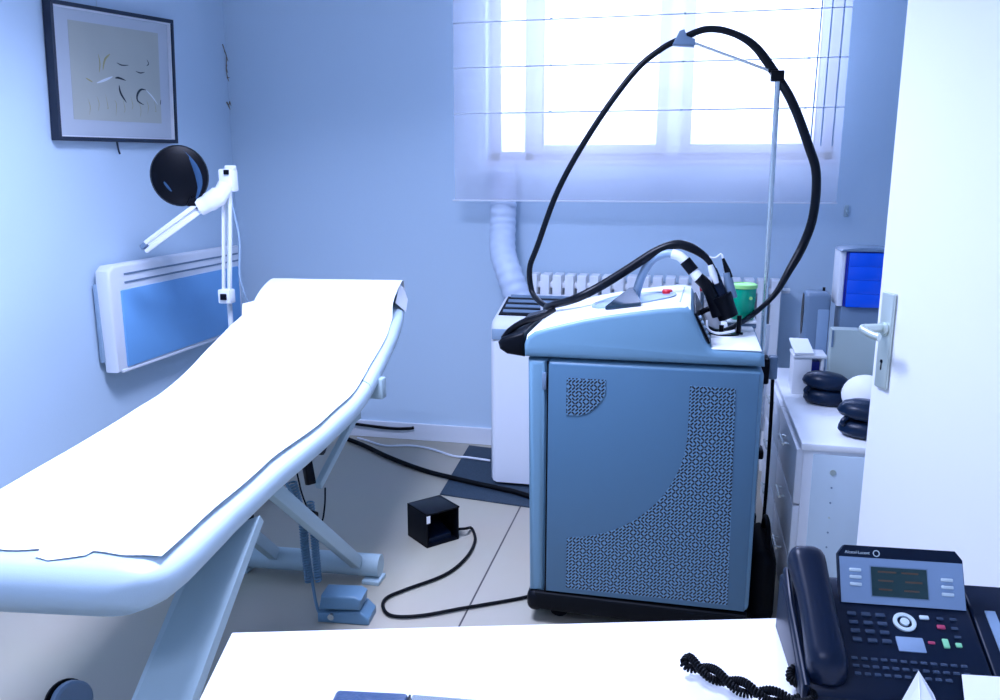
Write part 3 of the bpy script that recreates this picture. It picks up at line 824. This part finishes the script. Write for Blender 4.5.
# long hose: loop left, up over boom, down right, to the handpiece
def yy(y, pts): return [(p[0], y, p[1]) for p in pts]
A = 2.79
hose = [(-.445, 2.70, .915), (-.480, 2.745, .925), (-.512, 2.78, .955), (-.520, 2.785, 1.03), (-.495, A, 1.105), (-.425, A, 1.295), (-.315, A, 1.487), (-.195, A, 1.650), (-.11, A, 1.720), (-.045, A, 1.750)]
MB().tube(smooth_path(hose, 8), .0095, 12).build('delivery_hose', M['hose_black'], lm)
hose = [(-.045, A, 1.750), (.018, A, 1.772), (.09, A, 1.762), (.165, A, 1.720), (.238, A + .02, 1.632), (.290, A, 1.545), (.342, A, 1.425), (.371, A, 1.338), (.371, A, 1.216), (.348, A, 1.124), (.310, A - .02, 1.046), (.268, A - .06, .975), (.212, 2.70, .920), (.150, 2.63, .888), (.10, 2.58, .876), (.06, 2.54, .895)]
hp_ = smooth_path(hose, 8)
MB().tube(hp_, [.0105 + .0035 * min(1, max(0, (i - 18) / 10)) - .006 * max(0, min(1, (i - 76) / 14)) for i in range(len(hp_))], 12).build('return_hose', M['hose_black'], lm)
h2 = [(-.447, 2.70, .915), (-.412, 2.62, .934), (-.334, 2.55, .966), (-.259, 2.55, 1.006), (-.17, 2.55, 1.065), (-.098, 2.55, 1.114), (-.041, 2.55, 1.137), (.002, 2.55, 1.130), (.047, 2.55, 1.103), (.075, 2.55, 1.066)]
hq = smooth_path(h2, 8)
MB().tube(hq, [.010 + .004 * min(1, i / 20) for i in range(len(hq) - 16)] + [.014 - .008 * i / 16 for i in range(16)], 12).build('overhead_hose', M['hose_black'], lm)
gh = [(-.152, 2.58, .972), (-.147, 2.575, 1.0), (-.131, 2.565, 1.050), (-.103, 2.555, 1.092), (-.068, 2.545, 1.110), (-.045, 2.54, 1.111)]
MB().tube(smooth_path(gh, 8), .013, 14).build('cryogen_hose', M['hose_grey'], lm)
gp = MB().tube(smooth_path([(-.048, 2.54, 1.111), (-.025, 2.535, 1.104), (-.002, 2.53, 1.083)], 5), .0145, 14); gp.build('hose_collar', M['console_top'], lm)
MB().tube([(-.010, 2.53, 1.092), (.016, 2.525, 1.062)], .0175, 14).build('swivel_grip', M['black'], lm)
MB().tube([(.014, 2.525, 1.064), (.034, 2.52, 1.040)], .0155, 14).build('swivel_ring', M['console_top'], lm)
hd = MB().tube(smooth_path([(.030, 2.52, 1.045), (.052, 2.52, 1.025), (.070, 2.52, .995), (.084, 2.52, .960), (.094, 2.52, .935)], 5), [.0165 + .0002 * i for i in range(21)][:21], 16, flat=1.1); hd.build('handpiece', M['black'], lm)
MB().tube([(.062, 2.515, 1.082), (.072, 2.515, 1.055), (.083, 2.515, 1.03)], [.008, .011, .007], 12).build('handpiece_cap', M['white'], lm)
MB().tube([(.072, 2.535, 1.07), (.092, 2.53, 1.01), (.108, 2.53, .965)], [.010, .017, .018], 14).build('handpiece', M['phone_dark'], lm)
MB().tube([(.098, 2.545, 1.10), (.112, 2.54, 1.065), (.118, 2.54, 1.045)], [.004, .009, .011], 12).build('distance_gauge', M['black'], lm)
MB().tube([(.111, 2.54, 1.060), (.118, 2.54, 1.03), (.130, 2.54, .985)], [.011, .0135, .015], 14).build('distance_grip', M['slate'], lm)
MB().tube(smooth_path([(.050, 2.55, 1.105), (.075, 2.55, 1.100), (.092, 2.548, 1.112), (.098, 2.545, 1.10)], 4), .003, 8).build('thin_tube', M['enamel'], lm)
hc = Vector((.104, 2.525, .970)); dv = Vector((.45, 0, -1)).normalized()
MB().tube([hc - dv * .026, hc + dv * .044], [.034, .029], 24).build('holster', M['black'], lm)
MB().tube(smooth_path([(.105, 2.525, .945), (.07, 2.53, .953), (.045, 2.54, .94), (.036, 2.55, .93)], 5), .008, 10, flat=.6).build('holster_arm', M['black'], lm)
MB().tube(smooth_path([(.06, 2.49, .925), (.065, 2.48, .90), (.095, 2.48, .889), (.14, 2.50, .895)], 5), .0035, 8).build('loop_wire', M['enamel'], lm)
st = MB().cyl((.155, 2.56, .874), (.155, 2.56, .93), .007, 10); st.cyl((.155, 2.56, .874), (.155, 2.56, .879), .013, 14); st.build('support_pin', M['black'], lm)
MB().lathe([(0, 0), (.045, 0), (.045, .004), (0, .006)], Matrix.Translation((.115, 2.56, .8745)) , 24).build('holster_base', M['black'], lm)
MB().cyl((.105, 2.56, .878), (.105, 2.56, .90), .007, 10).build('holster_stem', M['black'], lm)
# red tagged plug
MB().tube([(.040, 2.60, 1.020), (.044, 2.60, .995)], .006, 10).build('red_plug', M['red'], lm)
# clear water bag / plastic between slope and holster
cp = MB().box((.052, 2.60, .8745), (.105, 2.66, .985), .014, 3); tag(cp.build('plastic_bottle', M['frost']), 'cloudy clear plastic bottle between console slope and holster', 'bottle')
# things on the rear tray
tb = thing('plastic_tray', (.185, 2.71, .8745), 'low white topped plastic tray behind the handpiece holster', 'tray')
MB().box((.128, 2.665, .8748), (.213, 2.765, .889), .003).build('tray_box', M['slate'], tb)
MB().box((.124, 2.661, .889), (.2145, 2.768, .895), .003).build('tray_lid', M['console_top'], tb)
tg = thing('green_tub', (.176, 2.72, .8953), 'small green plastic tub standing on the white topped tray', 'tub')
MB().lathe([(0, 0), (.034, 0), (.037, .004), (.039, .098), (0, .098)], Matrix.Translation((.172, 2.72, .8953)), 28).build('tub', M['green'], tg)
MB().lathe([(.0, .0), (.042, .0), (.042, .010), (.036, .013), (.034, .010), (0, .010)], Matrix.Translation((.172, 2.72, .9932)), 28).build('lid', M['greenlid'], tg)
MB().lathe([(0, 0), (.005, 0), (.005, .002), (0, .002)], Matrix.Translation((.193, 2.684, .965)) @ Matrix.Rotation(R(100), 4, 'X'), 12).build('sticker', M['greenlid'], tg)
pb = MB().box((.150, 2.60, .8745), (.200, 2.645, .884), .002); tag(pb.build('white_pad', M['console_top']), 'flat white pad lying on the machine ledge before the tray', 'pad')

# ------------------------------------------------------------------ drawer cabinet at the right wall
cbx0, cbx1, cby0, cby1, cbz = .338, .93, 2.395, 3.36, .60
dc = thing('drawer_cabinet', ((cbx0 + cbx1) / 2, (cby0 + cby1) / 2, 0), 'low white drawer cabinet between laser machine and door', 'cabinet')
MB().box((cbx0 + .004, cby0 + .006, .06), (cbx1, cby1, cbz - .02), .002).build('carcass', M['enamel'], dc)
MB().box((cbx0 - .004, cby0, cbz - .02), (cbx1, cby1, cbz), .003).build('top', M['white'], dc)
MB().box((cbx0 + .04, cby0 + .03, 0), (cbx1, cby1, .06)).build('plinth', M['slate'], dc)
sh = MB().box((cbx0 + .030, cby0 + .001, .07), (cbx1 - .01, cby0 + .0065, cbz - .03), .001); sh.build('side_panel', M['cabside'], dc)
for k in range(8):
    z = .52 - k * .045
    MB().cyl((cbx0 + .085, cby0 + .0015, z), (cbx0 + .085, cby0 - .0002, z), .0028 if k else .009, 10).build('shelf_pin', M['slate'] if k % 3 else M['handle'], dc)
for j, (ya, yb) in enumerate(((cby0 + .012, 2.86), (2.868, cby1 - .01))):
    for k in range(3):
        z0 = .075 + k * .17
        d_ = MB().box((cbx0 - .014, ya, z0), (cbx0 + .004, yb, z0 + .163), .002).build('drawer', M['enamel'], dc)
        ym = (ya + yb) / 2
        h_ = MB().cyl((cbx0 - .030, ym - .05, z0 + .12), (cbx0 - .030, ym + .05, z0 + .12), .005, 8)
        for q in (-.04, .04): h_.cyl((cbx0 - .030, ym + q, z0 + .12), (cbx0 - .012, ym + q, z0 + .12), .004, 8)
        h_.build('handle', M['chrome'], d_)

# black cable behind the machine
tag(MB().tube(smooth_path([(.290, 2.86, .70), (.294, 2.865, .60), (.296, 2.865, .40), (.295, 2.865, .2), (.290, 2.87, .02), (.22, 2.95, .01)], 6), .006, 8).build('power_lead', M['blackmatte']), 'black lead hanging down behind the machine pole', 'cable')
bg_ = thing('tool_bag', (.27, 2.62, 0), 'dark bag on the floor between laser machine and drawers', 'bag')
MB().box((.224, 2.42, 0), (.298, 2.70, .24), .04, 4).build('body', M['blackmatte'], bg_)
MB().tube(smooth_path([(.272, 2.47, .22), (.272, 2.50, .29), (.272, 2.60, .29), (.272, 2.65, .22)], 6), .008, 8).build('strap', M['blackmatte'], bg_)

# things on the cabinet
wt = thing('white_holder', (.42, 3.02, cbz), 'small white box holder with blue leaflet on the cabinet', 'box')
MB().box((.366, 2.955, cbz), (.425, 3.06, .735), .003).build('box', M['white'], wt)
MB().slab([(.366, 2.945, .740), (.430, 2.955, .740), (.420, 3.06, .770), (.358, 3.06, .770)], .006, (0, 0, 1)).build('lid', M['white'], wt)
MB().box((.425, 2.985, cbz), (.455, 3.05, .71), .002).build('leaflet', M['bluedark'], wt)
MB().box((.455, 2.955, cbz), (.464, 3.06, .728), .002).build('side', M['white'], wt)
MB().box((.362, 2.95, .728), (.472, 3.06, .738), .002).build('shelf', M['white'], wt)
ds = thing('slate_dispenser', (.48, 3.28, cbz), 'slate grey rounded device with recessed panel on the cabinet', 'device')
MB().box((.424, 3.225, cbz), (.515, 3.33, .915), .018, 3).build('case', M['slate'], ds)
MB().box((.470, 3.218, .64), (.510, 3.228, .855), .004).build('front_plate', M['tint'], ds)
MB().lathe([(0, 0), (.028, 0), (.030, .004), (0, .006)], Matrix.Translation((.426, 3.275, .83)) @ Matrix.Rotation(R(-90), 4, 'Y') @ Matrix.Scale(2.6, 4, (1, 0, 0)), 20).build('speaker_hole', M['black'], ds)
MB().cyl((.495, 3.29, .91), (.495, 3.29, .928), .005, 8).build('knob', M['black'], ds)
bb = thing('drawer_tower', (.62, 3.25, cbz), 'bright blue drawer tower with curved lid standing on the cabinet', 'drawer tower')
MB().box((.545, 3.20, cbz), (.72, 3.33, .872), .003).build('lower_case', M['slate'], bb)
MB().box((.528, 3.20, .872), (.548, 3.33, 1.070), .004).build('side', M['white'], bb)
MB().box((.548, 3.195, .872), (.715, 3.33, 1.070), .004).build('case', M['bluedark'], bb)
for k in range(4):
    MB().box((.556, 3.182, .873 + k * .0485), (.712, 3.197, .9208 + k * .0485), .001).build('drawer', M['bluebox'], bb)
MB().prism([(.526, 1.070), (.716, 1.070), (.716, 1.076), (.66, 1.084), (.59, 1.084), (.535, 1.079)], 3.185, 3.335, 'Y', .003).build('lid', M['slate'], bb)
gb = thing('grey_box', (.55, 2.94, cbz), 'pale grey card box standing upright before the blue drawer tower', 'box')
MB().box((.474, 2.905, cbz), (.625, 2.965, .838), .002).build('box', M['greybox'], gb)
MB().box((.473, 2.902, .78), (.479, 2.906, .836)).build('tape', M['slate'], gb)
# padded black goggles pads
def pad(cx, cy, rz, lab, scale=1.0):
    t = thing('padded_cushion', (cx, cy, cbz), lab, 'cushion', rz)
    for z0, off in ((.0, 0.0), (.052, -.012)):
        Mx = Matrix.Translation((off, 0, z0)) @ Matrix.Scale(1.40 * scale, 4, (1, 0, 0)) @ Matrix.Scale(.85, 4, (0, 0, 1)) @ Matrix.Scale(.95 * scale, 4, (0, 1, 0))
        prof = [(0, 0), (.032, .001), (.046, .008), (.052, .020), (.051, .036), (.046, .050), (.034, .060), (0, .064)]
        MB().lathe(prof, Mx @ (Matrix.Rotation(R(9), 4, 'Y') if z0 else Matrix.Identity(4)), 32).build('cushion', M['leather'], t, local=True)
        for q in (.35, .62):
            MB().tube([(off + .055 * scale * 1.4 * q * math.cos(R(a)) , .050 * scale * q * math.sin(R(a)) - .004, z0 + .050 - .010 * q) for a in range(180, 361, 15)], .003, 6).build('crease', M['leather'], t, local=True)
    MB().tube(smooth_path([(-.05 * scale, -.02, .03), (-.062 * scale, -.03, .045), (-.05 * scale, -.02, .06)], 5), .008, 8).build('strap', M['leather'], t, local=True)
    return t
pad(.462, 2.845, R(-15), 'black padded double cushion on cabinet beside the small white box holder')
pad(.528, 2.50, R(-10), 'black padded double cushion on cabinet in front of the white ball', 1.15)
pd = MB().lathe([(0, 0), (.05, .002), (.062, .02), (.055, .045), (.03, .055), (0, .056)], Matrix.Translation((.66, 2.86, cbz)) @ Matrix.Scale(1.0, 4, (1, 0, 0)), 28)
tag(pd.build('dark_cushion', M['leather']), 'dark round cushion behind the white ball', 'cushion')
wbm = MB().lathe([(0, 0)] + [(.062 * math.sin(PI * k / 14), .055 - .055 * math.cos(PI * k / 14)) for k in range(1, 14)] + [(0, .11)], Matrix.Translation((.560, 2.74, cbz)) @ Matrix.Scale(1.15, 4), 32)
tag(wbm.build('white_ball', M['paper']), 'round glossy white ball shaped object between the black cushions', 'ball')

# ------------------------------------------------------------------ magnifier lamp beside the bed
ml = thing('magnifier_lamp', (-1.76, 2.98, 0), 'white jointed magnifier lamp with black round head beside the bed', 'lamp')
bs = MB()
for k in range(5):
    a = 2 * PI * k / 5 + .3
    bs.beam((-1.76, 2.98, .06), (-1.76 + .2 * math.cos(a), 2.98 + .2 * math.sin(a), .045), .035, .02)
bs.build('base', M['enamel'], ml)
for k in range(5):
    a = 2 * PI * k / 5 + .3
    c = Vector((-1.76 + .2 * math.cos(a), 2.98 + .2 * math.sin(a), .02))
    MB().cyl(c - Vector((0, .01, 0)), c + Vector((0, .01, 0)), .02, 12).build('caster', M['black'], ml)
MB().cyl((-1.76, 2.98, .05), (-1.76, 2.98, .86), .010, 12).build('post', M['enamel'], ml)
la = MB()
for dx in (-.014, .014):
    la.beam((-1.752 + dx, 2.95, .86), (-1.716 + dx, 2.95, 1.345), .009, .016, .002, up=(0, 1, 0))
la.build('lower_arm', M['white'], ml)
MB().cyl((-1.748, 2.955, .875), (-1.720, 2.955, 1.32), .004, 8).build('spring', M['chrome'], ml)
br = MB().cbox((-1.752, 2.95, .872), (.052, .045, .055), .006); br.build('lower_bracket', M['white'], ml)
MB().cbox((-1.751, 2.924, .872), (.024, .01, .024), .002).build('screw', M['black'], ml)
ub = MB().cbox((-1.712, 2.95, 1.315), (.058, .05, .085), .008); ub.cbox((-1.70, 2.95, 1.36), (.034, .03, .02), .003); ub.build('upper_bracket', M['white'], ml)
MB().cbox((-1.703, 2.923, 1.345), (.02, .01, .018), .002).build('screw', M['black'], ml)
ua = MB()
a0 = Vector((-1.725, 2.90, 1.262)); a1 = Vector((-1.955, 2.76, 1.13))
# scale: arm comes towards the viewer and down to the left
el = MB().tube(smooth_path([(-1.712, 2.93, 1.30), (-1.725, 2.915, 1.268), (-1.765, 2.895, 1.235), (-1.80, 2.88, 1.215)], 5), [.030] * 6 + [.036] * 5 + [.032] * 5, 16); el.build('elbow', M['white'], ml)
for k, (o1, o2) in enumerate((((0, 0, .022), (0, 0, .016)), ((0, 0, -.012), (0, 0, -.016)))):
    MB().beam(Vector((-1.765, 2.885, 1.235)) + Vector(o1), Vector((-1.985, 2.80, 1.070)) + Vector(o2), .020, .016, .003).build('upper_arm', M['white'], ml)
MB().beam((-1.78, 2.89, 1.225), (-1.975, 2.805, 1.078), .012, .026, .003).build('arm_core', M['enamel'], ml)
MB().cbox((-1.990, 2.80, 1.076), (.026, .022, .018), .003, (0, R(-35), 0)).build('arm_tip', M['slate'], ml)
# black round head, face towards the viewer
hc = Vector((-1.858, 2.86, 1.332))
nv = (Vector((0, 0, 1.45)) - hc).normalized()
Mh = Matrix.Translation(hc) @ nv.to_track_quat('Z', 'Y').to_matrix().to_4x4()
RR = .112
hd = MB().lathe([(0, -.03), (RR * .8, -.028), (RR * .98, -.01), (RR, 0), (RR * .95, .012), (RR * .7, .020), (0, .024)], Mh @ Matrix.Scale(.92, 4, (1, 0, 0)), 40)
hd.build('magnifier_head', M['black'], ml)
q = MB(); pp = [Mh @ Vector(p) for p in smooth_path([(.018, .092, .014), (.055, .03, .020), (.066, -.03, .019), (.052, -.085, .014)], 8)]
q.tube(pp, [.002 + .011 * math.sin(PI * (i + .5) / len(pp)) for i in range(len(pp))], 8, flat=.35); q.build('head_rib', M['headrib'], ml)
q = MB(); pp = [Mh @ Vector(p) for p in smooth_path([(-.088, .02, .012), (-.05, -.035, .019), (-.015, -.085, .016)], 8)]
q.tube(pp, [.001 + .006 * math.sin(PI * (i + .5) / len(pp)) for i in range(len(pp))], 8, flat=.35); q.build('head_rib', M['headrib'], ml)
MB().tube([hc + Vector((.03, 0, -.09)), (-1.80, 2.88, 1.225)], [.022, .016], 12).build('head_neck', M['black'], ml)
MB().tube(smooth_path([(-1.722, 2.96, 1.28), (-1.700, 2.98, 1.10), (-1.708, 2.98, .95), (-1.695, 3.0, .85), (-1.69, 3.02, .80), (-1.72, 3.04, .6), (-1.75, 3.0, .3)], 6), .004, 8).build('cable', M['hose_grey'], ml)

# ------------------------------------------------------------------ desk
dk = thing('desk', (-.57, .916, 0), 'bright white desk top in the foreground carrying the telephone', 'desk', R(15.5))
MB().box((0, -.85, .722), (1.30, 0, .75), .002).build('desk_top', M['desk'], dk, local=True)
for x in (.06, 1.22):
    for y in (-.80, -.20): MB().box((x - .02, y - .02, 0), (x + .02, y + .02, .722), .002).build('leg', M['steel_paint'], dk, local=True)
MB().box((.08, -.70, .64), (1.20, -.68, .722)).build('rail', M['enamel'], dk, local=True)

# ------------------------------------------------------------------ telephone
tp = thing('desk_telephone', (.25, 1.0, .75), 'black office telephone with silver display panel on the white desk', 'telephone', R(4))
sl = (.072 - .02) / (.045 + .07)
def pz(y): return .020 + (y + .07) * sl
BX0, BX1 = -.108, .110
MB().prism([(-.070, 0), (-.074, .012), (-.070, .020), (.045, .072), (.075, .084), (.09, .08), (.095, 0)], BX0, BX1, 'X', .004).build('body', M['phone_dark'], tp, local=True)
nrm = Vector((0, -sl, 1)).normalized()
tilt = math.atan(sl)
def keyb(name, x, y, w_, d_, h_, m_, lift=0.0, bev=.0012):
    MB().cbox((x, y, pz(y) + h_ / 2 + lift), (w_, d_, h_), bev, (tilt, 0, 0)).build(name, m_, tp, local=True)
for j, y in enumerate((.0252, .0138, .0025, -.0088)):
    for i, x in enumerate((-.0323, -.0153, .0014)):
        keyb('dial_key', x, y, .011, .0055, .004, M['keydark'])
for j, y in enumerate((-.032, -.0414, -.0505)):
    for i in range(12 if j < 2 else 10):
        keyb('letter_key', -.0405 + .011 * i, y, .0075, .0042, .003, M['keydark'], 0, .001)
nv_ = Matrix.Translation((.0285, .0200, pz(.0200))) @ Matrix.Rotation(tilt, 4, 'X')
MB().lathe([(.0085, 0), (.0132, 0), (.0132, .0022), (.0108, .003), (.0085, .0022)], nv_, 32, True).build('navigation_ring', M['keylight'], tp, local=True)
MB().lathe([(0, 0), (.0052, 0), (.0052, .003), (0, .0034)], nv_, 24).build('navigation_button', M['keylight'], tp, local=True)
keyb('label_window', .0285, -.0088, .031, .0205, .0015, M['phone_face'])
keyb('mail_key', .053, .0272, .011, .0055, .003, M['keylight'])
for x, y in ((.0711, .0271), (.0861, .0271), (.0843, .0152), (.0845, .0041)): keyb('function_key', x, y, .008, .0042, .003, M['keydark'])
keyb('mute_key', .0693, .0162, .0095, .0055, .003, M['keyred'])
keyb('hang_up_key', .0528, -.0047, .008, .004, .002, M['keyred'])
keyb('speaker_key', .0688, -.0048, .007, .0125, .003, M['keygreen'])
keyb('call_key', .0828, -.0058, .007, .006, .003, M['keygreen'])
# display panel
p0 = Vector((0, .041, .0715)); p1 = Vector((0, .074, .1295)); dv = (p1 - p0); Ld = dv.length; dv.normalize()
dn = Vector((0, -dv.z, dv.y))
def dpt(x, v, off=0): p = p0 + dv * (Ld * v) + dn * off; return (x, p.y, p.z)
def dslab(x0, x1, v0, v1, off, th): return MB().slab([dpt(x0, v0, off), dpt(x1, v0, off), dpt(x1, v1, off), dpt(x0, v1, off)], th, dn)
DX0, DX1 = -.042, .106
MB().slab([dpt(DX0, 0, -.012), dpt(DX1, 0, -.012), dpt(DX1, .9, -.012), dpt(DX1 - .008, 1.06, -.012), dpt(DX0 + .008, 1.06, -.012), dpt(DX0, .9, -.012)], .012, dn).build('display_housing', M['phone_dark'], tp, local=True, smooth=False)
dslab(DX0 + .001, DX1 - .001, .0, .84, 0, .0015).build('display_face', M['phone_face'], tp, local=True, smooth=False)
lc = dslab(-.004, .062, .15, .68, .0015, .0008).build('screen', M['lcd'], tp, local=True, smooth=False)
dslab(-.0055, .0635, .13, .70, .0012, .0006).build('screen_border', M['slate'], tp, local=True, smooth=False)
for k, (a, b, v) in enumerate(((.004, .026, .58), (.032, .052, .58), (.004, .022, .42), (.036, .056, .42), (.004, .02, .26), (.034, .052, .26))):
    dslab(a, b, v, v + .03, .0024, .0002).build('screen_text', M['lcdtext'], lc, local=True, smooth=False)
for k in range(3):
    for x in (-.030, .078 + .0):
        v = (.60 if x < 0 else .52) - k * .13
        MB().cbox(dpt(x + .007, v, .0025), (.014, .0042, .003), .001, (math.atan2(dv.z, dv.y), 0, 0)).build('soft_key', M['keylight'], tp, local=True)
def text_mesh(name, body, size, mtx, m_, parent):
    cu = bpy.data.curves.new(name, 'FONT'); cu.body = body; cu.size = size; cu.extrude = .0001
    to = bpy.data.objects.new('tmp', cu); C.objects.link(to)
    dg = bpy.context.evaluated_depsgraph_get()
    me = bpy.data.meshes.new_from_object(to.evaluated_get(dg))
    bpy.data.objects.remove(to); bpy.data.curves.remove(cu)
    me.transform(mtx); me.name = name
    me.materials.clear(); me.materials.append(m_)
    o = bpy.data.objects.new(name, me); C.objects.link(o); o.parent = parent
    return o
Mt = Matrix((Vector((1, 0, 0)), dv, dn)).transposed().to_4x4(); Mt.translation = Vector(dpt(-.034, .905, .0002))
text_mesh('brand_lettering', 'Alcatel·Lucent', .0052, Mt, M['keylight'], tp)
Ml = Mt.copy(); Ml.translation = Vector(dpt(.004, .93, .0004))
MB().lathe([(.0030, 0), (.0042, 0), (.0042, .0004), (.0030, .0004)], Ml, 20, True).build('brand_emblem', M['keylight'], tp, local=True)
# handset in its cradle at the left
hs = MB(); rows = []
N = 26
for i in range(N + 1):
    t = i / N
    y = -.078 + t * (.150); zc = .032 + t * .089 + .012 * math.sin(PI * t)
    hw = .0215 + .0015 * math.cos(2 * PI * t) 
    th = .016 + .010 * abs(2 * t - 1) ** 2
    e = 1.0
    if t < .12: e = math.sqrt(max(0, 1 - (1 - t / .12) ** 2)) * .92 + .08
    if t > .86: e = math.sqrt(max(0, 1 - ((t - .86) / .14) ** 2)) * .92 + .08
    row = []
    for k in range(20):
        a = 2 * PI * k / 20
        row.append((-.078 - .006 * t + math.copysign(abs(math.cos(a)) ** .6, math.cos(a)) * hw * (e ** .6), y - math.sin(a) * th * e * .5, zc + math.copysign(abs(math.sin(a)) ** .8, math.sin(a)) * th * e))
    rows.append(row)
hs.grid(rows, True, True); ho = hs.build('handset', M['phone_dark'], tp, local=True, angle=60)
MB().prism([(-.078, 0), (-.082, .03), (.03, .072), (.068, .098), (.080, .095), (.09, 0)], -.107, -.098, 'X', .005).build('cradle_side', M['phone_dark'], tp, local=True)
# expansion module at the right
md = MB().prism([(-.065, 0), (-.065, .018), (.05, .072), (.085, .084), (.095, 0)], .113, .215, 'X', .004).build('expansion_module', M['phone_dark'], tp, local=True)
MB().prism([(-.060, .0235), (.045, .0695), (.045, .0715), (-.060, .0255)], .128, .140, 'X').build('label_strip', M['tint'], tp, local=True)
for k in range(9):
    y = .035 - k * .0115
    keyb('line_key', .158, y, .022, .006, .004, M['keylight'], .002)
# handset cord, doubled and twisted
strand = []
cpts = [(.018, .955, .763), (.036, .943, .763), (.062, .926, .763), (.088, .912, .763), (.115, .904, .763), (.145, .900, .763)]
CPm = smooth_path(cpts, 10)
for ph in (0, PI):
    P = []
    for i, p in enumerate(CPm):
        a = ph + i / len(CPm) * 2 * PI * 2.1
        P.append(p + Vector((.25, .97, 0)) * (.0058 * math.cos(a)) + Vector((0, 0, .0058 * math.sin(a) + .002)))
    strand.append(P)
full = strand[0][::-1][:-1] + [Vector((.012, .958, .766))] + strand[1]
full = full[::3] + [Vector((.158, .905, .765)), Vector((.160, .925, .764)), Vector((.150, .938, .762)), Vector((.140, .945, .764)), Vector((.142, .955, .770)), Vector((.152, .957, .775))]
coil(full, .0040, .0017, .0036, 6, 9).build('coiled_cord', M['blackmatte'], tp)

# papers at the right of the desk, in front of the phone
pa = MB().slab([(.273, .934, .800), (.232, .885, .752), (.268, .880, .752), (.283, .915, .780)], .0010, (0, -.5, 1))
pa.slab([(.273, .934, .800), (.268, .880, .752), (.300, .885, .752), (.288, .925, .779)], .0010, (.4, -.5, 1))
tag(pa.build('folded_paper', M['paper'], smooth=False), 'white folded paper tip standing in front of the telephone keyboard', 'paper')
pa = MB().slab([(.327, .962, .785), (.420, .972, .785), (.410, .88, .757), (.314, .88, .757)], .001, (0, -.3, 1))
tag(pa.build('white_sheet', M['paper'], smooth=False), 'white sheet leaning on telephone below the expansion module', 'paper')
pa = MB().slab([(.285, .920, .770), (.308, .922, .768), (.308, .875, .752), (.27, .875, .752)], .001, (0, 0, 1))
tag(pa.build('loose_sheet', M['paper'], smooth=False), 'white loose sheet lying between the folded paper and leaning sheet', 'paper')
# blue leather case at the bottom edge
wl = thing('leather_case', (-.327, .785, .75), 'blue grained leather case lying at the desk front edge', 'case', R(8))
MB().box((-.045, -.08, 0), (.04, .035, .012), .005, 3).build('cover', M['wallet'], wl, local=True)
MB().box((.040, -.08, .001), (.043, .034, .010), .001).build('clasp', M['black'], wl, local=True)
wr = MB().box((0, 0, 0), (.20, .08, .006), .002, 2, Matrix.Translation((-.283, .751, .7505)) @ Matrix.Rotation(R(5), 4, 'Z'))
tag(wr.build('steel_ruler', M['chrome']), 'long pale metal ruler beside the blue leather case', 'ruler')
